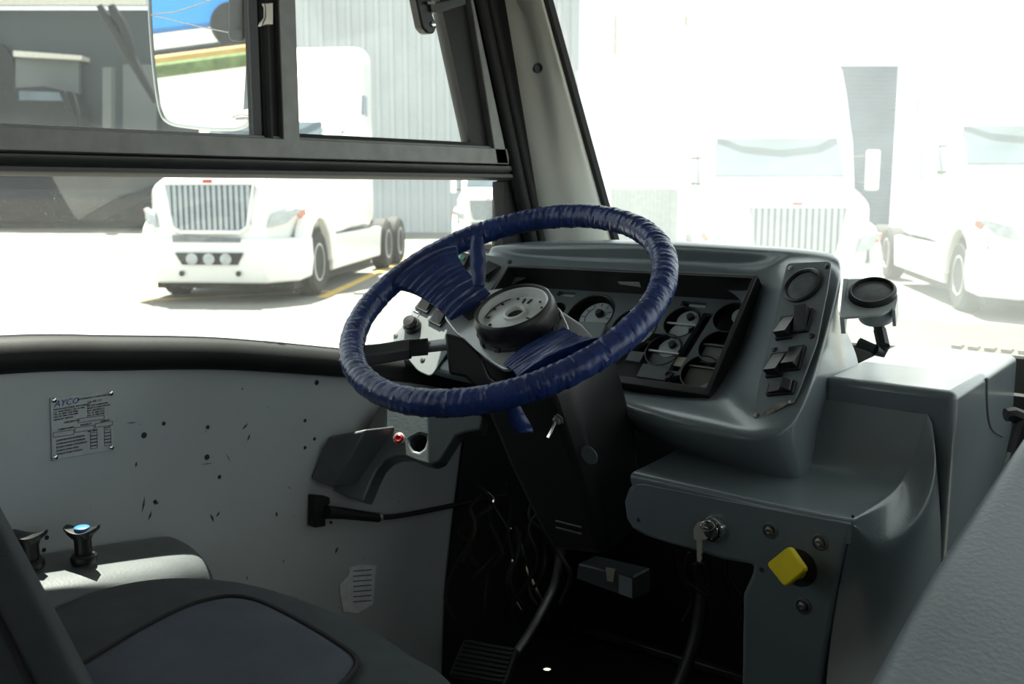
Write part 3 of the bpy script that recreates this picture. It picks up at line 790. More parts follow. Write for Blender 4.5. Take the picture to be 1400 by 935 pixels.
# key hanging from the lock
kf = (V((1, 0, 0)), V((0, 0, 1)), V((0, -1, 0)))
ky = thing('ignition_key', PC.at(957, 745, .012), 'small metal key hanging by its ring from the ignition lock', 'key')
hd = [PC.at(a, b, .012) for a, b in [(948, 722), (955, 713), (969, 716), (971, 729), (966, 738), (948, 738)]]
obj('key_bow', G().prism(round_poly(hd, .004), (0, .002, 0)), BRASS, ky, bevel=.0004)
bladep = [PC.at(a, b, .0118) for a, b in [(952, 738), (959.5, 738), (960, 748), (958.5, 751), (960, 755), (958, 759), (959.5, 763), (957, 769), (953, 767)]]
obj('key_blade', G().prism(bladep, (0, .0018, 0)), BRASS, ky)
ring = [PC.at(967 + 10 * math.cos(R(i * 18)), 719 + 7 * math.sin(R(i * 18)), .015 + .004 * math.sin(R(i * 18))) for i in range(21)]
obj('key_ring', G().tube(ring, .0008, 8), CHROME, ky)

# yellow parking-brake knob
yk = thing('pull_knob', PC.at(1090, 776, .0), 'bright yellow diamond-turned square pull knob on the console', 'knob')
yc = PC.at(1075, 774, .042)
kn = V((-.30, -.93, .18)).normalized()
KP = Plane(yc, kn)
dm = [KP.at(a, b) for a, b in [(1078, 746), (1101, 779), (1072, 803), (1047, 771)]]
obj('knob_head', G().prism(round_poly(dm, .006), -kn * .008), YELLOW, yk, bevel=.002, seg=3)
obj('knob_stem', G().cyl(yc + V((.008, .006, -.004)), PC.at(1090, 779, .0005), .0095, .0115, 20), YELLOW, yk)

# ================================================================== engine lid in the foreground, and its latch
edge = [atd(a - 14, b - 12, d) for a, b, d in [(1130, 1045, .72), (1196, 936, .80), (1236, 864, .86), (1280, 788, .93), (1335, 706, 1.02), (1400, 612, 1.12), (1440, 556, 1.18)]]
Pa = edge[1]
rowsl = [[p + V((.01, 0, -.30)) for p in edge], [p + V((-.004, 0, -.06)) for p in edge], [p + V((.0, 0, -.012)) for p in edge], [p + V((.012, 0, .0)) for p in edge], [p + V((.05, 0, .006)) for p in edge], [p + V((.30, 0, -.02)) for p in edge], [p + V((.60, 0, -.05)) for p in edge], [p + V((.62, 0, -.30)) for p in edge]]
lid = tag(obj('engine_hatch', G().grid(rowsl), FOREG, sub=2, smooth=180, loc=(Pa.x + .2, .8, Pa.z - .3)), 'pale grey textured engine hatch filling the lower right corner', 'hatch')
for px, py in [(1305, 871), (1297, 912)]:
    pass
lt = thing('lid_latch', atd(1388, 590, 1.24), 'black rubber draw latch between engine cover and pale engine hatch', 'latch')
D = 1.24
obj('latch_grip', G().tube([atd(1375, 567, D), atd(1384, 566, D), atd(1415, 578, D)], [.0085, .0095, .010], 8), BLACKP, lt)
obj('latch_strap', G().tube([atd(1400, 574, D), atd(1394, 592, D), atd(1386, 620, D)], [.011, .0105, .009], 10), BLACKP, lt)
obj('latch_hook', G().tube([atd(1385, 618, D), atd(1379, 634, D), atd(1373, 648, D), atd(1371, 662, D)], [.006, .005, .004, .003], 8), STEEL, lt)

# ================================================================== steering wheel
WC = V((-.8886, 1.0072, .8521)); WN = V((.0450, -.4878, .8718)).normalized()
PW = Plane(WC, WN); wr_, wu_, wn_ = PW.frame()
RW, rT = .220, .0168
sw = thing('steering_wheel', WC, 'large steering wheel wrapped in creased blue tape', 'steering wheel')
rnd = [random.random() for _ in range(400)]
g = G(); NA, NB = 960, 20
vs = []
def saw(x): return x - math.floor(x)
knots = []; a_ = 0
while a_ < 2 * math.pi:
    knots.append(a_); a_ += R(random.uniform(2.2, 7.5))
for i in range(NA):
    th = 2 * math.pi * i / NA
    d = V((math.cos(th), math.sin(th), 0))
    for j in range(NB):
        ph = 2 * math.pi * j / NB
        tw = th + .05 * math.cos(ph + 1.3) + .012 * math.sin(3 * ph + th * 7)
        k = 0
        tt = tw % (2 * math.pi)
        lo = [q for q in knots if q <= tt]
        a0 = lo[-1] if lo else knots[-1] - 2 * math.pi
        idx = len(lo) - 1
        nx = knots[idx + 1] if idx + 1 < len(knots) else knots[0] + 2 * math.pi
        f = (tt - a0) / max(nx - a0, 1e-3)
        r = rT * (1 + .05 * (rnd[idx % 400] - .5) + .062 * (1 - f) + .018 * math.sin(th * 53 + ph * 2) * rnd[(idx * 3) % 400] + .012 * math.sin(th * 131 - ph * 3))
        q = d * (RW + r * math.cos(ph)); h = r * math.sin(ph)
        vs.append(WC + wr_ * q.x + wu_ * q.y + wn_ * h)
fs = [(i * NB + j, ((i + 1) % NA) * NB + j, ((i + 1) % NA) * NB + (j + 1) % NB, i * NB + (j + 1) % NB) for i in range(NA) for j in range(NB)]
obj('rim', g.add(vs, fs), TAPE, sw, smooth=28)
# spokes (taped) and bare metal spoke plate: upper left and lower right
def crease_poly(pts, th, nrm, name, m, h0):
    return obj(name, G().prism([PW.at(a, b, h0) for a, b in pts], -nrm * th), m, sw, bevel=.004, seg=3)
cre = random.Random(5)
def spoke(rim_px, hub_px, name, th, nseg=72, h_r=.004, h_h=-.030):
    """sheet of tape round a flat spoke: from two points on the rim to two near the hub, with creases across"""
    g = G(); secs = []
    ph_ = [0.0]
    while len(ph_) <= nseg: ph_ += [q / 5 for q in range(cre.randint(3, 6))]
    am = [cre.uniform(.0006, .0026) for _ in range(nseg + 1)]; sk = [cre.uniform(-.5, .5) for _ in range(nseg + 1)]
    for i in range(nseg + 1):
        t = i / nseg
        fl_ = (1 - t) ** 4
        a = PW.at(lerp(rim_px[0][0], hub_px[0][0], t), lerp(rim_px[0][1], hub_px[0][1], t), lerp(h_r, h_h, t ** .8))
        b = PW.at(lerp(rim_px[1][0], hub_px[1][0], t), lerp(rim_px[1][1], hub_px[1][1], t), lerp(h_r, h_h, t ** .8))
        mid = (a + b) * .5
        ex = (.016 * fl_)
        dr = (b - a).normalized()
        a2, b2 = a - dr * ex * 1.3, b + dr * ex * 1.3
        thk = lerp(.015, .005, min(1, t * 1.8)) + am[i // 4] * (1 - ph_[i])
        top = [lerp(a2, b2, s) + wn_ * (thk * (math.sin(math.pi * min(max(s, .02), .98)) ** .4) + .0011 * math.sin(i * .9 + s * 5 + sk[i // 6] * 4)) for s in (0, .1, .25, .4, .55, .7, .85, 1)]
        bot = [lerp(a2, b2, s) - wn_ * thk * .8 * (math.sin(math.pi * min(max(s, .02), .98)) ** .4) for s in (1, .85, .5, .15, 0)]
        secs.append(top + bot)
    return obj(name, g.loft(secs), TAPE, sw, smooth=50)
spoke([(553, 383), (610, 348)], [(616, 437), (670, 401)], 'spoke', 0)
spoke([(722, 519), (812, 474)], [(688, 499), (769, 447)], 'spoke', 0, nseg=40, h_r=-.004, h_h=-.036)
# bare alloy spoke plate below the hub
pp = [PW.at(a, b, -.042) for a, b in [(606, 431), (664, 397), (700, 392), (765, 420), (778, 448), (773, 466), (692, 506), (676, 497), (648, 478), (622, 452)]]
obj('spoke_plate', G().prism(round_poly(pp, .01), -wn_ * .006), SILVER, sw, bevel=.0015)
sl = [PW.at(a, b, -.0405) for a, b in [(630, 428), (655, 411), (664, 423), (641, 438)]]
obj('plate_slot', G().prism(round_poly(sl, .004), -wn_ * .001), INK, sw)
# hub: knurled black ring with a bare alloy dish inside
HT = -.006
hc_ = PW.at(700, 417, HT)
RH = .0535
obj('hub_ring', G().lathe([(RH * 1.05, -.042), (RH * 1.09, -.036), (RH * 1.07, -.012), (RH * 1.02, -.002), (RH * .98, 0), (RH * .95, -.0005), (RH * .93, -.004), (RH * .92, -.03)], hc_, wn_, 56, close=False), BLACKP, sw, smooth=60)
ng = G()
for i in range(12):
    a = 2 * math.pi * i / 12
    d = wr_ * math.cos(a) + wu_ * math.sin(a)
    ng.fbox(hc_ + d * RH * 1.075 - wn_ * .034, (.010, .005, .009), (wn_.cross(d), d, wn_))
obj('hub_lugs', ng, BLACKP, sw, bevel=.001)
dish = obj('hub_dish', G().lathe([(RH * .925, -.004), (RH * .88, -.0045), (RH * .86, -.012), (RH * .84, -.017), (RH * .32, -.0145), (RH * .31, -.011), (RH * .25, -.010), (RH * .22, -.012), (RH * .22, -.026), (.001, -.026)], hc_, wn_, 56, close=False), mat('dish_alloy', (.72, .74, .74), .36, .25, .08, 30), sw, smooth=40)
obj('hub_bore', G().lathe([(RH * .215, -.018), (RH * .215, -.0165), (.001, -.0165)], hc_, wn_, 32), BLACKM, dish)
mk = G()
for i, (a, rr_, l) in enumerate([(80, .58, .010), (98, .58, .010), (30, .7, .003), (55, .72, .003), (115, .7, .003), (150, .72, .004), (170, .74, .003), (200, .72, .004), (-15, .5, .008), (230, .70, .004)]):
    d = wr_ * math.cos(R(a)) + wu_ * math.sin(R(a))
    mk.fbox(hc_ + d * RH * rr_ - wn_ * .0145, (.0018 if l > .006 else .0028, l, .0014), (wn_.cross(d), d, wn_))
arc = [hc_ + (wr_ * math.cos(R(130 + i * 4)) + wu_ * math.sin(R(130 + i * 4))) * RH * .83 - wn_ * .0155 for i in range(18)]
mk.tube(arc, .0007, 5)
obj('dish_print', mk, INK, dish)
# loose tape ends
def strip(pts, wv, name):
    P = smoothpts(pts, 6); g = G(); rows = []
    for i, p in enumerate(P):
        t = i / (len(P) - 1); k = wv * (.45 + .65 * math.sin(math.pi * min(1, t * .75 + .12)))
        rows.append([p - RT * k * .5 + FW * .0012 * math.sin(i), p + RT * .0 + FW * -.0003, p + RT * k * .5 + FW * .001 * math.cos(i)])
    return obj(name, G().grid(rows), TAPE, sw, smooth=20, solid=.0006)
strip([atd(652, 322, 1.45), atd(653, 345, 1.44), atd(654, 368, 1.435), atd(655, 392, 1.43)], .021, 'loose_tape')
strip([atd(700, 552, 1.16), atd(706, 570, 1.165), atd(714, 584, 1.17), atd(719, 592, 1.172)], .022, 'loose_tape')

# ================================================================== steering column
sc_ = thing('steering_column', V((-.9, 1.3, .1)), 'black steering column shroud running down from the wheel hub', 'steering column')
cup = PW.at(702, 432, -.055)
cdn = atd(803, 742, 1.50)
ax = (cdn - cup).normalized(); sx_ = V((1, 0, 0)); sx_ = (sx_ - ax * sx_.dot(ax)).normalized(); sf = ax.cross(sx_)
if sf.y > 0: sf = -sf
L = (cdn - cup).length
secs = []
for t, hw, fd, bd in [(.02, .040, .030, .05), (.12, .062, .040, .07), (.30, .085, .045, .09), (.6, .080, .040, .09), (.85, .068, .034, .08), (1.0, .056, .028, .06)]:
    c = cup + ax * L * t
    secs.append([c - sx_ * hw + sf * fd * .4, c - sx_ * hw * .8 + sf * fd, c + sx_ * hw * .8 + sf * fd, c + sx_ * hw + sf * fd * .4, c + sx_ * hw - sf * bd, c - sx_ * hw - sf * bd])
obj('column_shroud', G().loft(secs), BLACKP, sc_, bevel=.008, seg=3)
obj('column_neck', G().lathe([(.045, 0), (.045, .012), (.03, .014), (.03, .035)], PW.at(700, 425, -.052) , -wn_, 32), BLACKP, sc_)
# housing below the hub that carries the lever
hs = [atd(a, b, 1.33) for a, b in [(608, 455), (632, 462), (654, 482), (668, 515), (700, 540), (668, 548), (636, 516), (614, 512)]]
obj('lever_housing', G().prism(hs, FW * .085), BLACKP, sc_, bevel=.004, seg=3)
tsw = atd(765, 578, 1.30)
cP = cup + ax * L * .42 + sf * .046
SP = Plane(cP, sf)
q = SP.at(764, 573)
ts = obj('toggle_switch', G().lathe([(.0085, 0), (.0085, .002), (.0062, .003), (.0058, .007), (.0035, .009), (.001, .009)], q, sf, 6), STEEL, sc_)
obj('toggle_bat', G().tube([q + sf * .008, q + sf * .016 + V((-.002, 0, -.012)), q + sf * .019 + V((-.004, 0, -.018))], [.0022, .0025, .0032], 10), CHROME, ts)
obj('shroud_screw', G().lathe([(.014, 0), (.0135, .0015), (.010, .001), (.001, .001)], SP.at(806, 622, -.003), sf, 24), GREYD, sc_)
for k_ in range(2):
    obj('trim_bar', G().tube([SP.at(760, 712 + k_ * 9, .0), SP.at(795, 721 + k_ * 9, .0)], .0016, 6), STEEL, sc_)
# indicator lever
lv = G(); D0 = 1.27
P_ = [atd(478, 487, 1.40), atd(520, 483, 1.405), atd(562, 476, 1.41)]
lever = obj('indicator_lever', G().loft([[p + V((0, 0, h * .95)) + RT * 0 + FW * d for h, d in [(.014, -.006), (.015, .006), (-.001, .013), (-.016, .010), (-.016, -.010), (-.001, -.013)]] for p in P_]), mat('lever_grey', (.085, .092, .096), .4), sc_, bevel=.002)
rg = G()
for i in range(7):
    a = atd(563 + i * 3.4, 475.8 - i * .3, 1.410 + i * .001); rg.fbox(a, (.0017, .024, .025), (RT, UP, -FW))
rg.fbox(atd(574, 475, 1.413), (.022, .021, .022), (RT, UP, -FW))
obj('lever_grip_ribs', rg, BLACKP, lever)
obj('lever_stalk', G().tube([atd(584, 474, 1.415), atd(618, 470, 1.40)], .0085, 12), SILVER, lever)

# ================================================================== small moulding on the wall below the sill
pod = thing('side_moulding', atx(470, 640, XW), 'small grey moulding on the left wall, red button and ragged hole', 'moulding')
pn_ = V((.42, -.80, .42)).normalized()
MP = Plane(atx(470, 668, XW + .02), pn_)
face = [(517, 555), (500, 588), (481, 618), (466, 642), (454, 669), (474, 679), (496, 686), (502, 672), (508, 657), (516, 641), (527, 630), (540, 625), (556, 625), (572, 632), (588, 636), (600, 631), (612, 612), (622, 596), (640, 590), (656, 588), (660, 570), (640, 556), (580, 540)]
hx = [(560, 600), (567, 596), (573, 593), (582, 595), (583, 603), (580, 613), (573, 618), (565, 616), (561, 609)]
mfr = MP.frame(); mo_ = MP.at(546, 600)
def m2(a, b): p = MP.at(a, b) - mo_; return p.dot(mfr[0]), p.dot(mfr[1])
obj('moulding_face', holed([m2(*q) for q in face], [[m2(*q) for q in hx]], mo_, mfr, .05), GREY, pod, bevel=.004, seg=3)
obj('hole_lining', G().prism([MP.at(a, b, -.03) for a, b in [(552, 588), (592, 588), (592, 624), (552, 624)]], -pn_ * .01), BLACKM, pod)
bx = [(448, 597), (500, 587), (482, 620), (455, 668), (424, 654)]
BXP = Plane(atx(426, 652, XW + .003), V((.35, -.85, .3)))
obj('wall_block', G().prism([BXP.at(a, b) for a, b in bx], V((-.01, .08, -.01))), GREYD, pod, bevel=.004)
q = MP.at(546, 600, .001)
rb = obj('push_button', G().lathe([(.0105, 0), (.0105, .003), (.009, .004), (.008, .002)], q, pn_, 24), SILVER, pod)
obj('red_cap', G().lathe([(.0078, .001), (.0075, .006), (.0055, .0075), (.001, .006)], q, pn_, 24), RED, rb)
# cable connector on the wall
cn = thing('cable_connector', atx(440, 715, XW), 'black plug block on the left wall with a thick cable', 'connector')
g = G().prism([atx(a, b, XW + .022) for a, b in [(431, 678), (452, 680), (452, 690), (446, 692), (446, 720), (430, 722)]], (-.021, 0, 0)); obj('plug_body', g, BLACKM, cn, bevel=.003)
obj('plug_neck', G().tube([atx(446, 700, XW + .03), atx(470, 702, XW + .03), atx(518, 708, XW + .035)], [.012, .010, .008], 12), BLACKM, cn)
obj('cable', G().tube(smoothpts([atx(505, 708, XW + .03), atx(540, 706, XW + .028), atx(590, 697, XW + .02), atx(650, 684, XW + .02), atx(690, 676, XW + .03)], 5), .0048, 8), BLACKM, cn)
obj('cable_tie', G().lathe([(.0095, -.0025), (.0098, 0), (.0095, .0025)], atx(518, 707, XW + .034), (0, 1, -.05), 12), SILVER, cn)
obj('plug_screw', G().lathe([(.0032, 0), (.003, .0015), (.001, .002)], atx(452, 714, XW + .022), (1, 0, 0), 12), CHROME, cn)

# torn paper label on the wall
pg = [(465, 800), (478, 785), (478, 777), (492, 772), (515, 773), (512, 800), (510, 826), (490, 838), (470, 836), (466, 815)]
pa = tag(obj('paper_label', G().prism([atx(a, b, XW + .004) for a, b in pg], (-.003, 0, 0)), PAPER), 'torn whitish paper label stuck on the left wall near the pedals', 'label')
lab = G()
for i in range(7):
    lab.prism([atx(a, b, XW + .0042) for a, b in [(483, 780 + i * 7), (508, 778 + i * 7), (508, 779.5 + i * 7), (483, 781.5 + i * 7)]], (.0003, 0, 0))
obj('printed_lines', lab, mat('faded_ink', (.16, .18, .21), .8), pa)

# ================================================================== data plate
TLp, TRp, BRp, BLp = [atx(a, b, XW + .0025) for a, b in [(69, 544), (154, 534), (155, 615), (71, 630)]]
dp = tag(obj('data_plate', G().prism([TLp, TRp, BRp, BLp], (-.002, 0, 0)), mat('plate_alloy', (.52, .56, .575), .4, .25, .1, 60), bevel=.0006), 'small riveted metal maker\'s plate with printed lettering on the left wall', 'plate')
W_ = TRp.y - TLp.y; H_ = TLp.z - BLp.z
def pt(u, v): return lerp(lerp(TLp, TRp, u), lerp(BLp, BRp, u), v) + V((.0003, 0, 0))
def wr_text(items, m, name):
    g = G()
    for s, u, v, size, sh in items:
        vs, fs = text_geo(s, size, pt(u, v), V((0, 1, 0)), V((0, .0, 1)), V((1, 0, 0)), .00025, sh)
        g.add(vs, fs)
    return obj(name, g, m, dp)
wr_text([('AYCO', .05, .15, .0122, .35)], INKBLUE, 'logo_lettering')
wr_text([('AUTOPARTES Y COMPONENTES', .42, .09, .0033, 0), ('S.A. DE C.V.', .58, .155, .0041, 0),
         ('PARQUE INDUSTRIAL SAN LORENZO', .04, .205, .0031, 0), ('C.P. 56600 MEXICO TEL. 01 5803', .04, .245, .0031, 0), ('TEL. 01 5803 5106 5000', .04, .285, .0034, 0), ('FAX. 01 5803 5106 5001', .04, .325, .0034, 0), ('SERVICIO VENTAS', .04, .37, .0034, 0),
         ('KM. 35.5 CARRETERA', .57, .215, .0033, 0), ('MEXICO CUAUTITLAN', .57, .255, .0033, 0), ('EDO. DE MEXICO', .57, .295, .0033, 0), ('TEL. 01 5803 5106', .57, .335, .0033, 0), ('FAX. 01 5803 5001', .57, .375, .0033, 0),
         ('ORDEN No.', .20, .435, .0044, 0), ('CARROCERIA', .10, .535, .0038, 0), ('MODELO', .46, .515, .0038, 0), ('UNIDAD', .78, .50, .0038, 0),
         ('No. SERIE', .58, .635, .0034, 0), ('FECHA', .84, .615, .0034, 0),
         ('LAMINACION INTERIOR', .07, .705, .0037, 0), ('LAMINACION EXTERIOR', .07, .76, .0037, 0), ('ESTRUCTURA COSTADOS', .07, .815, .0037, 0), ('ESTRUCTURA PISO', .07, .87, .0037, 0), ('ESTRUCTURA TOLDO', .07, .925, .0037, 0)], INK, 'plate_lettering')
g = G()
def boxline(u0, v0, u1, v1):
    for a, b in (((u0, v0), (u1, v0)), ((u1, v0), (u1, v1)), ((u1, v1), (u0, v1)), ((u0, v1), (u0, v0))):
        g.tube([pt(*a), pt(*b)], .00035, 5)
boxline(.42, .39, .85, .455); boxline(.03, .555, .35, .63); boxline(.37, .53, .68, .605); boxline(.70, .51, .99, .575)
for i in range(5):
    boxline(.62, .655 + i * .055, .73, .70 + i * .055); boxline(.85, .64 + i * .055, .96, .685 + i * .055)
obj('plate_boxes', g, INK, dp)
for u, v in ((.05, .045), (.965, .04), (.965, .955), (.05, .955)):
    obj('rivet', G().lathe([(.0036, 0), (.0034, .0014), (.002, .0022), (.0004, .0024)], pt(u, v), (1, 0, 0), 16), CHROME, dp)

# ================================================================== side locker with two valve knobs
BZ = .505
bw = [V((XW + .004, -.1, .57)), atx(50, 738, XW + .004), atx(225, 727, XW + .004)]
zt = lambda y: lerp(.535, .487, (y - .40) / .36)
yF = bw[2].y
def bsec(y, dx, k=1.0, dz=0):
    z = zt(y) + dz
    return [V((XW + .003, y, z)), V((XW + .04, y, z + .001)), V((XW + .10 + dx, y, z)), V((XW + .130 + dx, y, z - .006)), V((XW + .150 + dx, y, z - .020)), V((XW + .158 + dx, y, z - .045)), V((XW + .158 + dx, y, z - .09)), V((XW + .15 + dx, y, .14)), V((XW + .003, y, .14))]
secs = [bsec(-.2, .02), bsec(.2, .02), bsec(.5, .015), bsec(.66, .005), bsec(.735, -.012), bsec(yF - .004, -.03, dz=-.003), bsec(yF + .012, -.036, dz=-.018), bsec(yF + .016, -.038, dz=-.05)]
tag(obj('side_locker', G().loft(secs), GREYD, sub=2, smooth=180), 'grey wall-mounted locker box beside the seat, sunlit along its rounded edge', 'locker')
def valve(px, py, s, blue, label):
    b = atz(px, py, zt(.5)) 
    y = b.y; b = atz(px, py, zt(y) + .002)
    v = thing('valve_knob', b, label, 'knob', 'pull knobs on the side locker')
    obj('collar', G().lathe([(.0155 * s, 0), (.0165 * s, .003), (.0165 * s, .009 * s), (.0135 * s, .012 * s), (.011 * s, .012 * s)], b, (0, 0, 1), 28), BLACKP, v)
    obj('stem', G().lathe([(.0108 * s, .010 * s), (.0108 * s, .030 * s), (.013 * s, .036 * s), (.013 * s, .04 * s)], b, (0, 0, 1), 28), BLACKP, v)
    # saddle-shaped grip, wider across than deep, with raised ends
    secs = []
    for i in range(9):
        t = -1 + i / 4; x = t * .0215 * s; zz = (.040 + .008 * t * t) * s; th_ = (.0075 - .004 * t * t) * s; dp_ = (.0135 * math.sqrt(max(0, 1 - (t * .86) ** 2))) * s
        c = b + RT * x + V((0, 0, zz))
        fw_ = V((FW.x, FW.y, 0)).normalized()
        secs.append([c + fw_ * dp_ + V((0, 0, th_ * .3)), c + V((0, 0, th_ * .6)), c - fw_ * dp_ + V((0, 0, th_ * .3)), c - fw_ * dp_ * .8 - V((0, 0, th_)), c + fw_ * dp_ * .8 - V((0, 0, th_))])
    obj('grip', G().loft(secs), BLACKP, v, smooth=60)
    if blue: obj('blue_disc', G().lathe([(.0098 * s, .038 * s), (.0098 * s, .0475 * s), (.008 * s, .0485 * s), (.001, .0485 * s)], b, (0, 0, 1), 24), BLUECAP, v)
    else: obj('metal_clip', G().box(b + V((.004, -.0105 * s, .020 * s)), (.006, .003, .002)), CHROME, v)
valve(115, 768, 1.0, True, 'black pull knob with a blue disc on top, on the side locker')
valve(43, 776, 1.0, False, 'plain black pull knob without disc, on the side locker')

# ================================================================== driver's seat
seat = thing('driver_seat', V((-.92, .35, 0)), 'dark grey fabric driver seat with piped cushion beside the locker', 'seat')
SZ = .50
def sp_(a, n): return math.copysign(abs(a) ** n, a)
sil = [atz(a, b, SZ - .012) for a, b in [(60, 838), (110, 815), (170, 798), (235, 790), (300, 792), (355, 800), (410, 815), (470, 838), (530, 866), (590, 906), (640, 952)]]
# cushion outline on the seat plane (far edge measured, near edge out of frame)
cx = sum(p.x for p in sil) / len(sil)
near = [V((-.52, .46, SZ)), V((-.50, .20, SZ)), V((-.60, .05, SZ)), V((-.90, .02, SZ)), V((-1.13, .08, SZ)), V((-1.17, .30, SZ))]
outl = smoothpts([V((p.x, p.y, SZ)) for p in sil] + near + [V((sil[0].x, sil[0].y, SZ))], 3)[:-1]
cen = V((sum(p.x for p in outl) / len(outl), sum(p.y for p in outl) / len(outl), 0))
def ringat(k, z): return [V((lerp(cen.x, p.x, k), lerp(cen.y, p.y, k), z)) for p in outl]
obj('seat_cushion', G().loft([ringat(.93, SZ - .17), ringat(.99, SZ - .14), ringat(1.0, SZ - .06), ringat(.985, SZ - .025), ringat(.95, SZ - .006), ringat(.86, SZ + .004), ringat(.6, SZ + .010), ringat(.25, SZ + .012)]), SEATF, seat, sub=1, smooth=180)
pip_px = [(95, 918), (150, 885), (205, 853), (255, 829), (295, 817.5), (325, 815.5), (355, 822), (390, 838), (430, 860), (462, 880), (485, 897), (488, 912), (470, 935), (440, 960)]
pip = smoothpts([atz(a, b, SZ + .012) for a, b in pip_px], 4)
obj('piping', G().tube(pip, .0032, 8), PIPING, seat)
ins_c = atz(300, 950, SZ + .013)
ins = pip + [atz(380, 1010, SZ + .012), atz(150, 1010, SZ + .012), atz(60, 950, SZ + .012)]
gi = G(); n_ = len(ins)
rings = []
for k_, zz in ((1.0, 0.0005), (.92, .005), (.7, .009), (.4, .011), (.05, .012)):
    rings.append([V((lerp(ins_c.x, p.x, k_), lerp(ins_c.y, p.y, k_), SZ + .0105 + zz)) for p in ins])
gi.loft(rings); obj('seat_insert', gi, SEATI, seat, smooth=180)
# backrest edge close to the camera at the left
bk = [atd(a, b, d) for a, b, d in [(-190, 400, .95), (-110, 520, .92), (-25, 676, .885), (12, 745, .87), (62, 840, .85), (107, 926, .83), (150, 1010, .81)]]
rowsb = []
for off, dz in (((-.30, -.10), -.04), ((-.12, -.06), -.02), ((-.045, -.025), -.004), ((-.014, -.008), .0), ((0, 0), 0), ((-.010, .012), -.006), ((-.06, .04), -.03), ((-.25, .06), -.05)):
    rowsb.append([p + V((off[0], off[1], dz)) for p in bk])
obj('backrest', G().grid(rowsb), SEATF, seat, sub=2, smooth=180)
obj('backrest_piping', G().tube(smoothpts([p + V((-.045, -.025, .000)) for p in bk], 4), .0035, 8), PIPING, seat)

# ================================================================== pedals, wiring and floor pieces
cpz = thing('clutch_pedal', atz(655, 915, 0), 'ribbed clutch pedal on a curved steel arm, in the dark footwell', 'pedal')
CP = Plane(atd(665, 900, 1.72), V((.1, -.75, .66)))
pad = [CP.at(a, b) for a, b in [(634, 873), (708, 886), (690, 938), (612, 925)]]
obj('pedal_pad', G().prism(round_poly(pad, .008), -CP.n * .012), DARKGREY, cpz, bevel=.002)
gr = G()
for i in range(8):
    t = (i + .7) / 8.4
    gr.tube([lerp(pad[0], pad[3], t) + CP.n * .001 + (pad[1] - pad[0]) * .06, lerp(pad[1], pad[2], t) + CP.n * .001 - (pad[1] - pad[0]) * .06], .0028, 6)
obj('pad_ribs', gr, BLACKP, cpz)
obj('pedal_arm', G().tube(smoothpts([atd(700, 900, 1.72), atd(722, 868, 1.73), atd(742, 832, 1.74), atd(757, 800, 1.75), atd(765, 765, 1.74), atd(770, 730, 1.72)], 4), .010, 10, flat=.6), STEEL, cpz)
bpz = thing('brake_pedal', atd(930, 940, 1.55), 'black brake pedal arm hanging below the ignition lock', 'pedal')
obj('pedal_arm', G().tube(smoothpts([atd(918, 960, 1.53), atd(932, 925, 1.54), atd(948, 880, 1.55), atd(956, 840, 1.56), atd(960, 800, 1.57), atd(955, 770, 1.57)], 4), .011, 10, flat=.7), BLACKP, bpz)
obj('pedal_pad', G().fbox(atd(905, 985, 1.52), (.075, .055, .012), (RT, UP, -FW)), DARKGREY, bpz, bevel=.003)
# metal edging strip on the toe board
ps = [atz(790, 853, .02), atz(1014, 921, .02)]
dvec = (ps[1] - ps[0]).normalized(); pv = V((0, 0, 1)).cross(dvec)
tag(obj('threshold_strip', G().fbox((ps[0] + ps[1]) / 2 + V((0, 0, -.008)), ((ps[1] - ps[0]).length * 1.05, .020, .016), (dvec, pv, V((0, 0, 1)))), STEEL, bevel=.002), 'worn bright metal strip across the dark footwell floor', 'strip')
ho = thing('junction_box', atd(825, 805, 1.62), 'pale grey control box under the dashboard behind the column', 'box')
JP = Plane(atd(825, 795, 1.62), V((.2, -.9, .3)))
obj('box_body', G().prism([JP.at(a, b) for a, b in [(790, 770), (866, 788), (866, 821), (787, 792)]], V((0, .05, .0))), DARKGREY, ho, bevel=.003)
obj('box_label', G().prism([JP.at(a, b, .001) for a, b in [(846, 786), (864, 791), (864, 818), (846, 811)]], V((0, .0005, 0))), LIGHTG, ho)
obj('box_clip', G().prism([JP.at(a, b, .003) for a, b in [(828, 776), (840, 778), (838, 796), (830, 794)]], V((0, .003, 0))), mat('clip_beige', (.28, .25, .20)), ho)
# wiring loom: single cables hanging in the footwell
rw = random.Random(3)
for i in range(16):
    x0, yb = rw.uniform(610, 760), rw.uniform(660, 730)
    d = rw.uniform(1.72, 1.92)
    pts = [(x0, yb, d)]
    x, y = x0, yb
    for k_ in range(4):
        x += rw.uniform(-26, 22); y += rw.uniform(15, 45); pts.append((x, y, d + rw.uniform(-.03, .03)))
    o_ = obj('electrical_cable', G().tube(smoothpts([atd(*q) for q in pts], 5), rw.uniform(.0022, .004), 7), WIREB if i % 3 == 0 else WIREM)
    tag(o_, 'thin dark cable hanging in the footwell beside the column', 'cable', 'loose cables left of the steering column')
for i in range(5):
    x0 = 925 + i * 17
    pts = [(x0, 752 + i * 3, 1.5), (x0 + rw.uniform(-10, 20), 790, 1.52), (x0 + rw.uniform(10, 40), 820, 1.54), (x0 + rw.uniform(0, 45), 850, 1.55)]
    o_ = obj('electrical_cable', G().tube(smoothpts([atd(*q) for q in pts], 5), rw.uniform(.002, .003), 7), WIREB)
    tag(o_, 'thin brownish cable hanging under the console behind the key', 'cable', 'loose cables under the console')

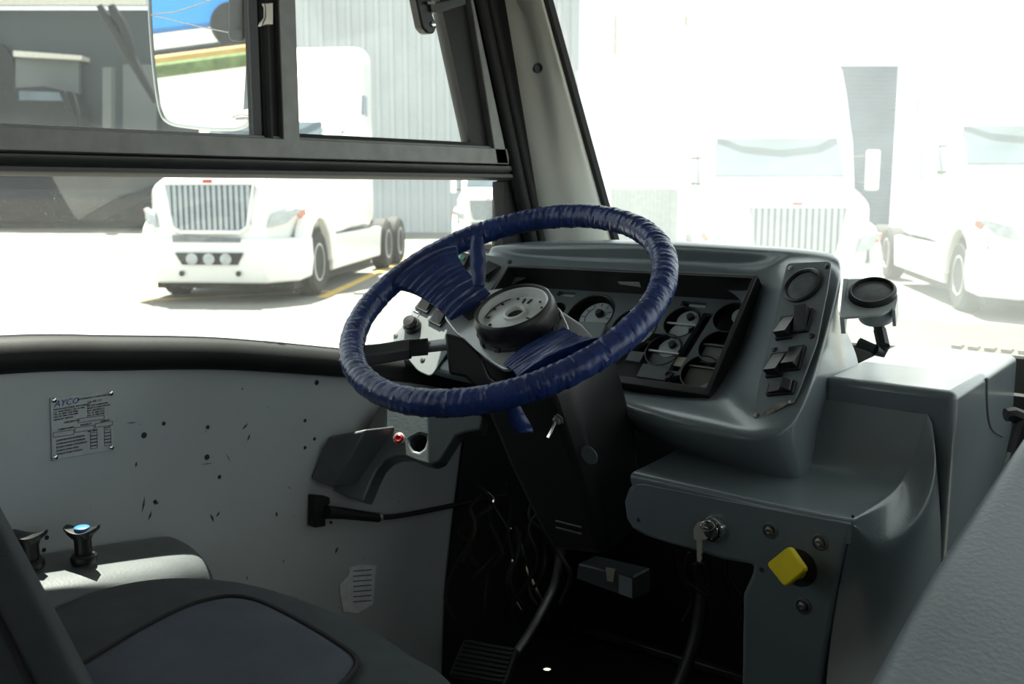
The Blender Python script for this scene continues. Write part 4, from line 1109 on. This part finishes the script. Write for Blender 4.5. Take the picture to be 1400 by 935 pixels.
# ================================================================== latch and mirror at the upper window
la = thing('window_latch', atx(592, 20, XW + .02), 'black window latch with chrome pin at the top of the sash', 'latch')
obj('latch_lever', G().prism([atx(a, b, XW + .03) for a, b in [(566, -20), (590, -20), (592, 20), (598, 36), (594, 46), (585, 46), (578, 38)]], (-.022, 0, 0)), BLACKP, la, bevel=.004)
obj('latch_body', G().prism([atx(a, b, XW + .036) for a, b in [(588, 4), (602, 2), (636, -4), (638, 6), (600, 18), (590, 16)]], (-.02, 0, 0)), DARKGREY, la, bevel=.002)
obj('latch_pin', G().lathe([(.0045, 0), (.0045, .003), (.002, .004)], atx(592, 33, XW + .031), (1, -.3, 0), 14), CHROME, la)
obj('chrome_plate', G().prism([atx(a, b, XW + .038) for a, b in [(584, 2), (596, 2), (594, 6), (585, 6)]], (-.004, 0, 0)), CHROME, la)
lc = thing('sash_lock', atx(365, 18, XW + .02), 'small metal sash lock on the black mullion', 'lock')
obj('lock_plate', G().prism([atx(a, b, XW + .014) for a, b in [(361, 4), (374, 3), (374, 34), (366, 34), (358, 36), (360, 30), (363, 24), (363, 10)]], (-.012, 0, 0)), mat('lock_metal', (.33, .31, .27), .35, .8), lc, bevel=.0015)

XM = -1.62
md_ = V((.35, -.935, .0)).normalized()
mn = V((md_.x * math.cos(R(7.75)), md_.y * math.cos(R(7.75)), -math.sin(R(7.75))))
MC = atd(272, 40, 1.93)
MPn = Plane(MC, mn)
mir = thing('rear_view_mirror', MC, 'cracked rounded rear-view mirror outside, hung beyond the upper window', 'mirror')
mo = [(203, -90), (204, 0), (207, 60), (212, 110), (219, 152), (232, 168), (262, 174), (300, 177), (330, 175), (342, 160), (345, 110), (347, 40), (349, -90)]
mp = round_poly([MPn.at(a, b) for a, b in mo], .02)
obj('mirror_glass', G().prism(mp, -mn * .003), MIRRORM, mir, smooth=20)
# bevelled border, in front of the silvering
bd = smoothpts([MPn.at(a, b, .001) for a, b in mo], 4)
obj('mirror_border', G().tube(bd, .0034, 8), mat('border_clear', (.62, .65, .66), .15, .5), mir)
dk = [MPn.at(a, b, .0008) for a, b in [(338, 58), (343, 58), (341, 148), (333, 150), (336, 100)]]
obj('mirror_edge_band', G().prism(dk, mn * .0006), MIRRORE, mir)
cr = G()
for L_ in ([(205, 20), (240, 16), (270, 6), (300, -4)], [(205, 20), (240, 28), (280, 38), (326, 47)]):
    cr.tube([MPn.at(a, b, .0006) for a, b in L_], .0011, 6)
obj('crack', cr, mat('crack_white', (.6, .6, .56), .3), mir)
vs, fs = text_geo('DAXXON', .0075, MPn.at(322, 164, .001), MPn.frame()[0], MPn.frame()[1], mn, .0002)
obj('glass_mark', G().add(vs, fs).tube([MPn.at(331 + 13 * math.cos(R(a)), 161 + 4 * math.sin(R(a)), .001) for a in range(180, 361, 20)], .0006, 5), mat('mark_grey', (.12, .13, .13)), mir)
ma = thing('mirror_arm', MPn.at(335, 20, .03), 'black mirror arm bracket beside the cracked mirror', 'bracket')
ab = [MPn.at(a, b, .012) for a, b in [(326, -90), (347, -90), (346, 52), (342, 57), (327, 56), (324, 50)]]
obj('arm_clamp', G().prism(ab, mn * .03), BLACKP, ma, bevel=.004)
ab = [MPn.at(a, b, .004) for a, b in [(347, -90), (356, -90), (355, 53), (347, 54)]]
obj('arm_bar', G().prism(ab, mn * .015), BLACKM, ma, bevel=.002)
# ================================================================== outside
struct('ground', G().box((0, 0, GZ - .05), (320, 320, .1)), GROUND)
def rrect(y, hw, z0, z1, r, k=4):
    out = []
    for cx_, cz_, a0 in ((hw - r, z1 - r, 0), (-hw + r, z1 - r, 90), (-hw + r, z0 + r, 180), (hw - r, z0 + r, 270)):
        for i in range(k + 1):
            a = R(a0 + 90 * i / k); out.append(V((cx_ + r * math.cos(a), y, cz_ + r * math.sin(a))))
    return out
def make_truck(label, grp):
    t = thing('truck', (0, 0, 0), label, 'truck', grp)
    S = [(-.06, .50, .95, 1.45, .12), (.0, .80, .80, 1.70, .2), (.25, 1.0, .78, 1.78, .22), (.8, 1.12, .95, 1.88, .22), (1.5, 1.16, 1.05, 1.97, .22), (2.15, 1.18, .95, 2.05, .2)]
    obj('hood', G().loft([rrect(*s) for s in S]), WHITET, t, smooth=40)
    obj('bumper', G().loft([[V((x, y, z)) for x, y, z in sec] for sec in [
        [(-1.24, .75, .34), (-1.22, .22, .32), (-.8, -.10, .30), (.8, -.10, .30), (1.22, .22, .32), (1.24, .75, .34)],
        [(-1.27, .78, .62), (-1.25, .18, .62), (-.82, -.18, .62), (.82, -.18, .62), (1.25, .18, .62), (1.27, .78, .62)],
        [(-1.25, .80, .95), (-1.22, .24, .95), (-.78, -.12, .95), (.78, -.12, .95), (1.22, .24, .95), (1.25, .80, .95)]]]), WHITET, t, bevel=.04, seg=3)
    for s in (-1, 1):
        ar = [V((s * 1.08, 1.27 + .66 * math.cos(R(a)), .55 + .66 * math.sin(R(a)))) for a in range(-5, 186, 19)]
        ar += [V((s * 1.08, 1.27 + 1.0 * math.cos(R(a)), .62 + .86 * math.sin(R(a)))) for a in range(185, -6, -19)]
        obj('fender', G().prism(ar, (s * .17, 0, 0)), WHITET, t, bevel=.03)
    # grille
    gf = [V((x, -.085, z)) for x, z in [(-.66, 1.74), (.66, 1.74), (.56, 1.12), (.44, 1.04), (-.44, 1.04), (-.56, 1.12)]]
    gr_ = obj('grille', G().prism([p * 1 + V((0, .0, 0)) for p in gf], (0, .12, 0)), TRUCKG, t)
    gb_ = G()
    for i in range(15):
        x = -.58 + i * 1.16 / 14; zb = 1.07 + max(0, abs(x) - .42) * .5
        gb_.box((x, -.10, (1.71 + zb) / 2), (.047, .04, 1.71 - zb))
    obj('grille_bars', gb_, TRUCKB, gr_)
    obj('grille_frame', G().tube([p + V((0, -.01, 0)) for p in gf] + [gf[0] + V((0, -.01, 0))], .035, 8), WHITET, gr_)
    obj('emblem', G().box((0, -.12, 1.77), (.14, .03, .05)), RED, gr_)
    obj('lower_intake', G().prism([V((x, -.14, z)) for x, z in [(-.55, 1.0), (.45, .96), (.45, .90), (-.55, .90)]], (0, .05, 0)), TRUCKG, t)
    lo_ = obj('lower_grille', G().prism([V((x, -.20, z)) for x, z in [(-.5, .75), (.5, .75), (.42, .58), (-.40, .58)]], (0, .06, 0)), TYRE, t)
    for x in (-.25, 0, .25): obj('fog_lamp', G().lathe([(.085, 0), (.085, .03), (.06, .04)], V((x, -.18, .66)), (0, -1, 0), 16), LAMPM, lo_)
    for x in (-.42, .42): obj('tow_hole', G().lathe([(.04, 0), (.04, .01), (.02, .01)], V((x, -.175, .45)), (0, -1, 0), 12), TYRE, t)
    for s in (-1, 1):
        hl = [V((s * x, y, z)) for x, y, z in [(.78, .0, 1.10), (1.0, .17, 1.16), (1.17, .52, 1.36), (1.10, .38, 1.38), (.86, .05, 1.30)]]
        h = obj('headlamp', G().prism(hl, (s * .05, -.06, 0)), LAMPM, t, bevel=.015)
        obj('turn_lens', G().prism([V((s * x, y, z)) for x, y, z in [(1.10, .42, 1.33), (1.19, .52, 1.36), (1.19, .58, 1.28), (1.14, .45, 1.22)]], (s * .05, -.05, 0)), AMBER, h)
    # cab and sleeper
    CB = [(2.0, 1.10, .95, 2.06, .1), (2.1, 1.14, .9, 2.12, .1), (2.75, 1.20, .9, 2.85, .14), (3.1, 1.22, .9, 3.15, .2), (3.6, 1.23, .9, 3.75, .28), (4.1, 1.24, .9, 4.15, .3), (5.05, 1.24, .9, 4.3, .3), (5.15, 1.2, .95, 4.2, .3)]
    obj('cab', G().loft([rrect(*s) for s in CB]), WHITET, t, smooth=40)
    ws = [V((x, y, z)) for x, y, z in [(-.98, 2.14, 2.14), (.98, 2.14, 2.14), (.94, 2.66, 2.73), (-.94, 2.66, 2.73)]]
    obj('windshield', G().prism(ws, (0, -.05, .04)), TGLASS, t)
    for s in (-1, 1):
        obj('side_window', G().prism([V((s * 1.20, y, z)) for y, z in [(2.55, 2.02), (3.2, 1.98), (3.2, 2.6), (2.9, 2.62)]], (s * .035, 0, 0)), TGLASS, t)
        obj('sleeper_window', G().prism([V((s * 1.22, y, z)) for y, z in [(3.75, 1.95), (4.1, 1.95), (4.1, 2.45), (3.75, 2.45)]], (s * .035, 0, 0)), TGLASS, t)
        obj('vent_window', G().prism([V((s * 1.22, y, z)) for y, z in [(4.25, 3.0), (4.65, 3.0), (4.65, 3.35), (4.35, 3.35)]], (s * .035, 0, 0)), TGLASS, t)
        mi = obj('wing_mirror', G().box((s * 1.45, 2.35, 2.25), (.20, .12, .62)), WHITET, t, bevel=.03)
        obj('mirror_stay', G().tube([V((s * 1.18, 2.45, 2.45)), V((s * 1.42, 2.37, 2.45))], .02, 6).tube([V((s * 1.18, 2.45, 2.05)), V((s * 1.42, 2.37, 2.05))], .02, 6), TYRE, mi)
        obj('side_skirt', G().loft([[V((s * (1.14 + a), y, z)) for a, z in [(0, .32), (.08, .34), (.11, .9), (0, .92)]] for y in (2.05, 5.7)]), WHITET, t, bevel=.02)
        obj('visor_horn', G().tube([V((s * 1.0, 2.62, 2.80)), V((s * .6, 2.55, 2.86)), V((0, 2.52, 2.88))], .03, 6), WHITET, t)
        for yw, dual in ((1.27, 0), (6.6, 1), (7.9, 1)):
            xw = s * 1.06
            wh = obj('wheel', G().lathe([(.30, -.15), (.46, -.16), (.52, -.11), (.52, .11), (.46, .16), (.30, .15)], V((xw, yw, .52)), (s, 0, 0), 36), TYRE, t)
            obj('wheel_rim', G().lathe([(.30, .02), (.30, .15), (.27, .155), (.24, .09), (.12, .06), (.10, .13), (.001, .14)], V((xw, yw, .52)), (s, 0, 0), 28), SILVER, wh)
    ch = G(); ch.box((0, 6.9, .85), (.9, 3.2, .28)); ch.box((0, 3.0, .55), (2.1, 5.2, .74)); ch.box((0, 6.9, .62), (1.2, 3.0, .5)); ch.box((0, 7.2, 1.1), (1.0, 1.2, .12)); obj('chassis', ch, TYRE, t)
    return t
def place_truck(t, x, y, face, s):
    """face = direction the nose points to (world xy)"""
    f = V((face[0], face[1], 0)).normalized(); r = V((-f.y, f.x, 0))       # local +y runs from nose to tail
    M = Matrix((r, -f, V((0, 0, 1)))).transposed().to_4x4()
    t.matrix_world = Matrix.Translation(V((x, y, GZ))) @ M @ Matrix.Scale(s, 4)
G1 = 'white tractor trucks parked in the yard'
t1 = make_truck('white tractor truck standing alone beyond the side window', G1)
t2 = copy_tree(t1); t2['label'] = 'white truck mostly hidden by the pillar, behind the steering wheel rim'
t3 = copy_tree(t1); t3['label'] = 'white truck facing us head-on, hazy through the windshield above the dashboard'
t4 = copy_tree(t1); t4['label'] = 'white truck seen from its side, hazy through the windshield above the round gauge'
place_truck(t1, -13.48, 8.54, (.592, -.806), 1.055)
p2 = atd(668, 258, 27)
place_truck(t2, p2.x, p2.y, (.60, -.80), .84)
place_truck(t3, -5.37, 11.41, (.543, -.839), .89)
p4 = atz(1305, 412, GZ)
place_truck(t4, -2.92, 14.68, (.522, -.853), .978)
lettr = text_geo('CAP', .34, V((0, 0, 0)), V((1, 0, 0)), V((0, 1, 0)), V((0, 0, 1)), .004)
hl = obj('hood_lettering', G().add([V((1.085 + .05 * (v.x - .2) - v.y * .6, .60 + v.x * .95, 1.85 + .1 * (v.x - .2) + v.y * .6)) for v in lettr[0]], lettr[1]), INK)
hl.parent = t1; hl.location = (0, 0, 0); 
hl.data.transform(Matrix.Translation(LOC[hl.name]))

# yellow bay lines painted on the yard
def ystripe(a, b, wd, name='bay_line'):
    a, b = atz(*a, GZ + .004), atz(*b, GZ + .004)
    d = (b - a).normalized(); n = V((-d.y, d.x, 0)) * wd * .5
    return struct(name, G().prism([a - n, b - n, b + n, a + n], (0, 0, .004)), YLINE)
ystripe((150, 413), (452, 398), .16, 'trim_8'); ystripe((440, 407), (560, 352), .18, 'trim_9')
ystripe((-100, 395), (215, 350), .18, 'trim_10')

# ribbed pale hall wall behind the white truck
def facade(px0, px1, dist, zt_, rib, name, m, label, cat, zb=GZ, amp=.10, depth=6, skew=0):
    a, b = atd(px0, 258, dist), atd(px1, 258, dist + skew)
    a = V((a.x, a.y, 0)); b = V((b.x, b.y, 0)); d = (b - a); Lw = d.length; d.normalize(); n = V((-d.y, d.x, 0))
    if n.dot(FW) < 0: n = -n
    prof = []
    if rib:
        k = int(Lw / rib)
        for i in range(k):
            for u, h in ((.0, 0), (.55, 0), (.65, -amp), (.9, -amp)): prof.append(a + d * (i + u) * rib + n * h)
    else: prof = [a, b]
    prof.append(b)
    poly = prof + [b + n * depth, a + n * depth]
    g = G().prism([V((p.x, p.y, zb)) for p in poly], (0, 0, zt_ - zb))
    return tag(obj(name, g, m, smooth=15), label, cat)
facade(318, 790, 40, 13, .55, 'ribbed_hall', RIBW, 'pale ribbed metal hall behind the white truck by the side window', 'building')
wh_p0 = atd(-330, 258, 44); 
dh = facade(-330, 312, 44, 8.6, 0, 'dark_hall', WHB, 'tall dark grey hall at the left, seen through the upper window', 'building', depth=12)
FH = V((FW.x, FW.y, 0)).normalized()
def onwall(px, py, dist): return Plane(atd(700, 258, dist), FH).at(px, py)
def wallpiece(pts, dist, th, name, m, parent=None):
    g = G().prism([onwall(a, b, dist) for a, b in pts], V((FW.x, FW.y, 0)).normalized() * th)
    return obj(name, g, m, parent)
DW = 43.6
wallpiece([(-330, -30), (200, -30), (200, 7), (-330, 7)], DW, .3, 'eaves_band', CREAM, dh)
wallpiece([(21, 80), (108, 82), (108, 175), (21, 172)], DW, .3, 'roller_door', WHDOOR, dh)
wallpiece([(18, 69), (112, 76), (112, 82), (18, 77)], DW - .4, .8, 'door_canopy', CREAM, dh)
wallpiece([(168, 88), (214, 88), (214, 180), (168, 180)], DW, .3, 'pale_panel', WHDOOR, dh)
wallpiece([(-60, 60), (2, 60), (18, 80), (22, 120), (22, 180), (-60, 180)], DW, .3, 'dark_arch', WHD, dh)
wallpiece([(-330, 236), (330, 236), (330, 303), (-330, 303)], DW, .3, 'loading_opening', WHD, dh)
tag(wallpiece([(140, 92), (152, 92), (152, 185), (140, 185)], 40, .4, 'concrete_post', WHDOOR), 'pale round-topped post in front of the dark hall', 'post')
tag(wallpiece([(70, 240), (225, 240), (222, 250), (160, 270), (107, 301), (95, 285)], 40, .5, 'grey_tarpaulin', TARP), 'grey triangular tarpaulin hanging at the dark hall', 'tarpaulin')
tag(wallpiece([(226, 246), (226, 262), (175, 285), (140, 302), (107, 302), (150, 278)], 39.5, .3, 'dark_awning', WHD), 'black slanting awning edge next to the grey tarpaulin', 'awning')
br_ = thing('wiper_pair', onwall(170, 70, 30), 'pair of dark crossed wiper-like bars before the dark hall', 'bars')
obj('bar', G().tube([onwall(136, 8, 30), onwall(175, 70, 30), onwall(213, 140, 30)], [.10, .18, .09], 8), BLACKM, br_)
obj('bar', G().tube([onwall(152, 8, 30), onwall(168, 35, 30), onwall(185, 85, 30)], [.12, .16, .10], 8), BLACKM, br_)
cv = thing('parked_car', onwall(55, 172, 42), 'dark parked car in front of the hall roller door', 'car')
cs = [(21, 120), (60, 118), (88, 124), (95, 140), (100, 150), (104, 172), (21, 172)]
wallpiece(cs, 41.6, 1.8, 'car_body', WHD, cv)
wallpiece([(26, 124), (80, 126), (86, 138), (26, 137)], 41.55, .05, 'car_window', TGLASS, cv)
# blue-grey hall seen between the two hazy trucks
wp = [(1100, 86), (1224, 93), (1224, 300), (1100, 300)]
g = G(); BP = 38
a, b = atd(1126, 90, BP), atd(1228, 93, BP)
hzn = V((b.x - a.x, b.y - a.y, 0)); nrmz = V((-hzn.y, hzn.x, 0)).normalized()
if nrmz.dot(FW) < 0: nrmz = -nrmz
steps = 40; prof = []
for i in range(steps):
    z = GZ + (a.z - GZ) * i / steps; dz = (a.z - GZ) / steps
    for u, h in ((0, 0), (.6, 0), (.75, -.06), (.95, -.06)): prof.append((z + dz * u, h))
prof.append((a.z, 0))
pa_ = [V((a.x, a.y, z)) + nrmz * h for z, h in prof] + [V((a.x, a.y, a.z)) + nrmz * 6, V((a.x, a.y, GZ)) + nrmz * 6]
g.prism(pa_, hzn); tag(obj('blue_hall', g, BLUEB, smooth=15), 'blue-grey ribbed hall between the two hazy trucks', 'building')
for px, nm, lb in ((838, 'light_pole', 'slim pale pole just right of the windshield seal'), (932, 'light_pole', 'slim pale pole above the steering wheel rim')):
    b = atd(px, 258, 30)
    tag(obj(nm, G().cyl(V((b.x, b.y, GZ)), V((b.x, b.y, 6)), .06, .05, 12), CREAM), lb, 'pole', 'poles behind the windshield')
fb = [atd(834, 255, 29), atd(922, 255, 29)]
g = G(); dvec = fb[1] - fb[0]
for i in range(16): g.prism([V((*(fb[0] + dvec * (i + u) / 16).xy, GZ)) for u in (0.05, .8)] + [V((*(fb[0] + dvec * (i + .8) / 16).xy, GZ)) + V((.05, .2, 0)), V((*(fb[0] + dvec * (i + .05) / 16).xy, GZ)) + V((.05, .2, 0))], (0, 0, 1.75))
tag(obj('panel_fence', g, mat('fence_grey', (.30, .33, .34), .7)), 'grey slatted fence behind the steering wheel rim, through the windshield', 'fence')

# what the cracked mirror shows: kerb with grass and a blue truck behind the bus
d0 = (MC - CAM).normalized(); rf = d0 - mn * 2 * d0.dot(mn)
rh = V((rf.x, rf.y, 0)).normalized(); rs = V((-rh.y, rh.x, 0))
def behind(dist, side, z): p = V((MC.x, MC.y, 0)) + rh * dist + rs * side; return V((p.x, p.y, z))
g = G().prism([behind(18.1, -9, GZ), behind(18.1, 9, GZ), behind(18.6, 9, GZ), behind(18.6, -9, GZ)], (0, 0, .22))
tag(obj('grass_strip', g, GRASS), 'grass strip reflected in the cracked mirror', 'grass', kind='stuff')
struct('trim_11', G().prism([behind(18.6, -9, GZ), behind(18.6, 9, GZ), behind(19.0, 9, GZ), behind(19.0, -9, GZ)], (0, 0, .32)), KERB)
bt = thing('blue_truck', behind(23, 0, GZ), 'bright blue vehicle reflected in the upper part of the cracked mirror', 'vehicle')
def bq(d, s_, z): return behind(23 + d, s_, GZ + z)
obj('vehicle_body', G().loft([[bq(-1, s_, .5), bq(1, s_, .5), bq(1, s_, h), bq(-1 + .1, s_, h)] for s_, h in ((-3.2, 1.3), (-2.6, 1.5), (-1.2, 1.6), (-.4, 2.5), (1.2, 2.6), (3.4, 2.6))]), BLUETRUCK, bt, bevel=.12, seg=3)
for s_ in (.75, -3.0):
    obj('wheel', G().cyl(bq(-1.05, s_, .5), bq(-.7, s_, .5), .5, .5, 28), TYRE, bt)
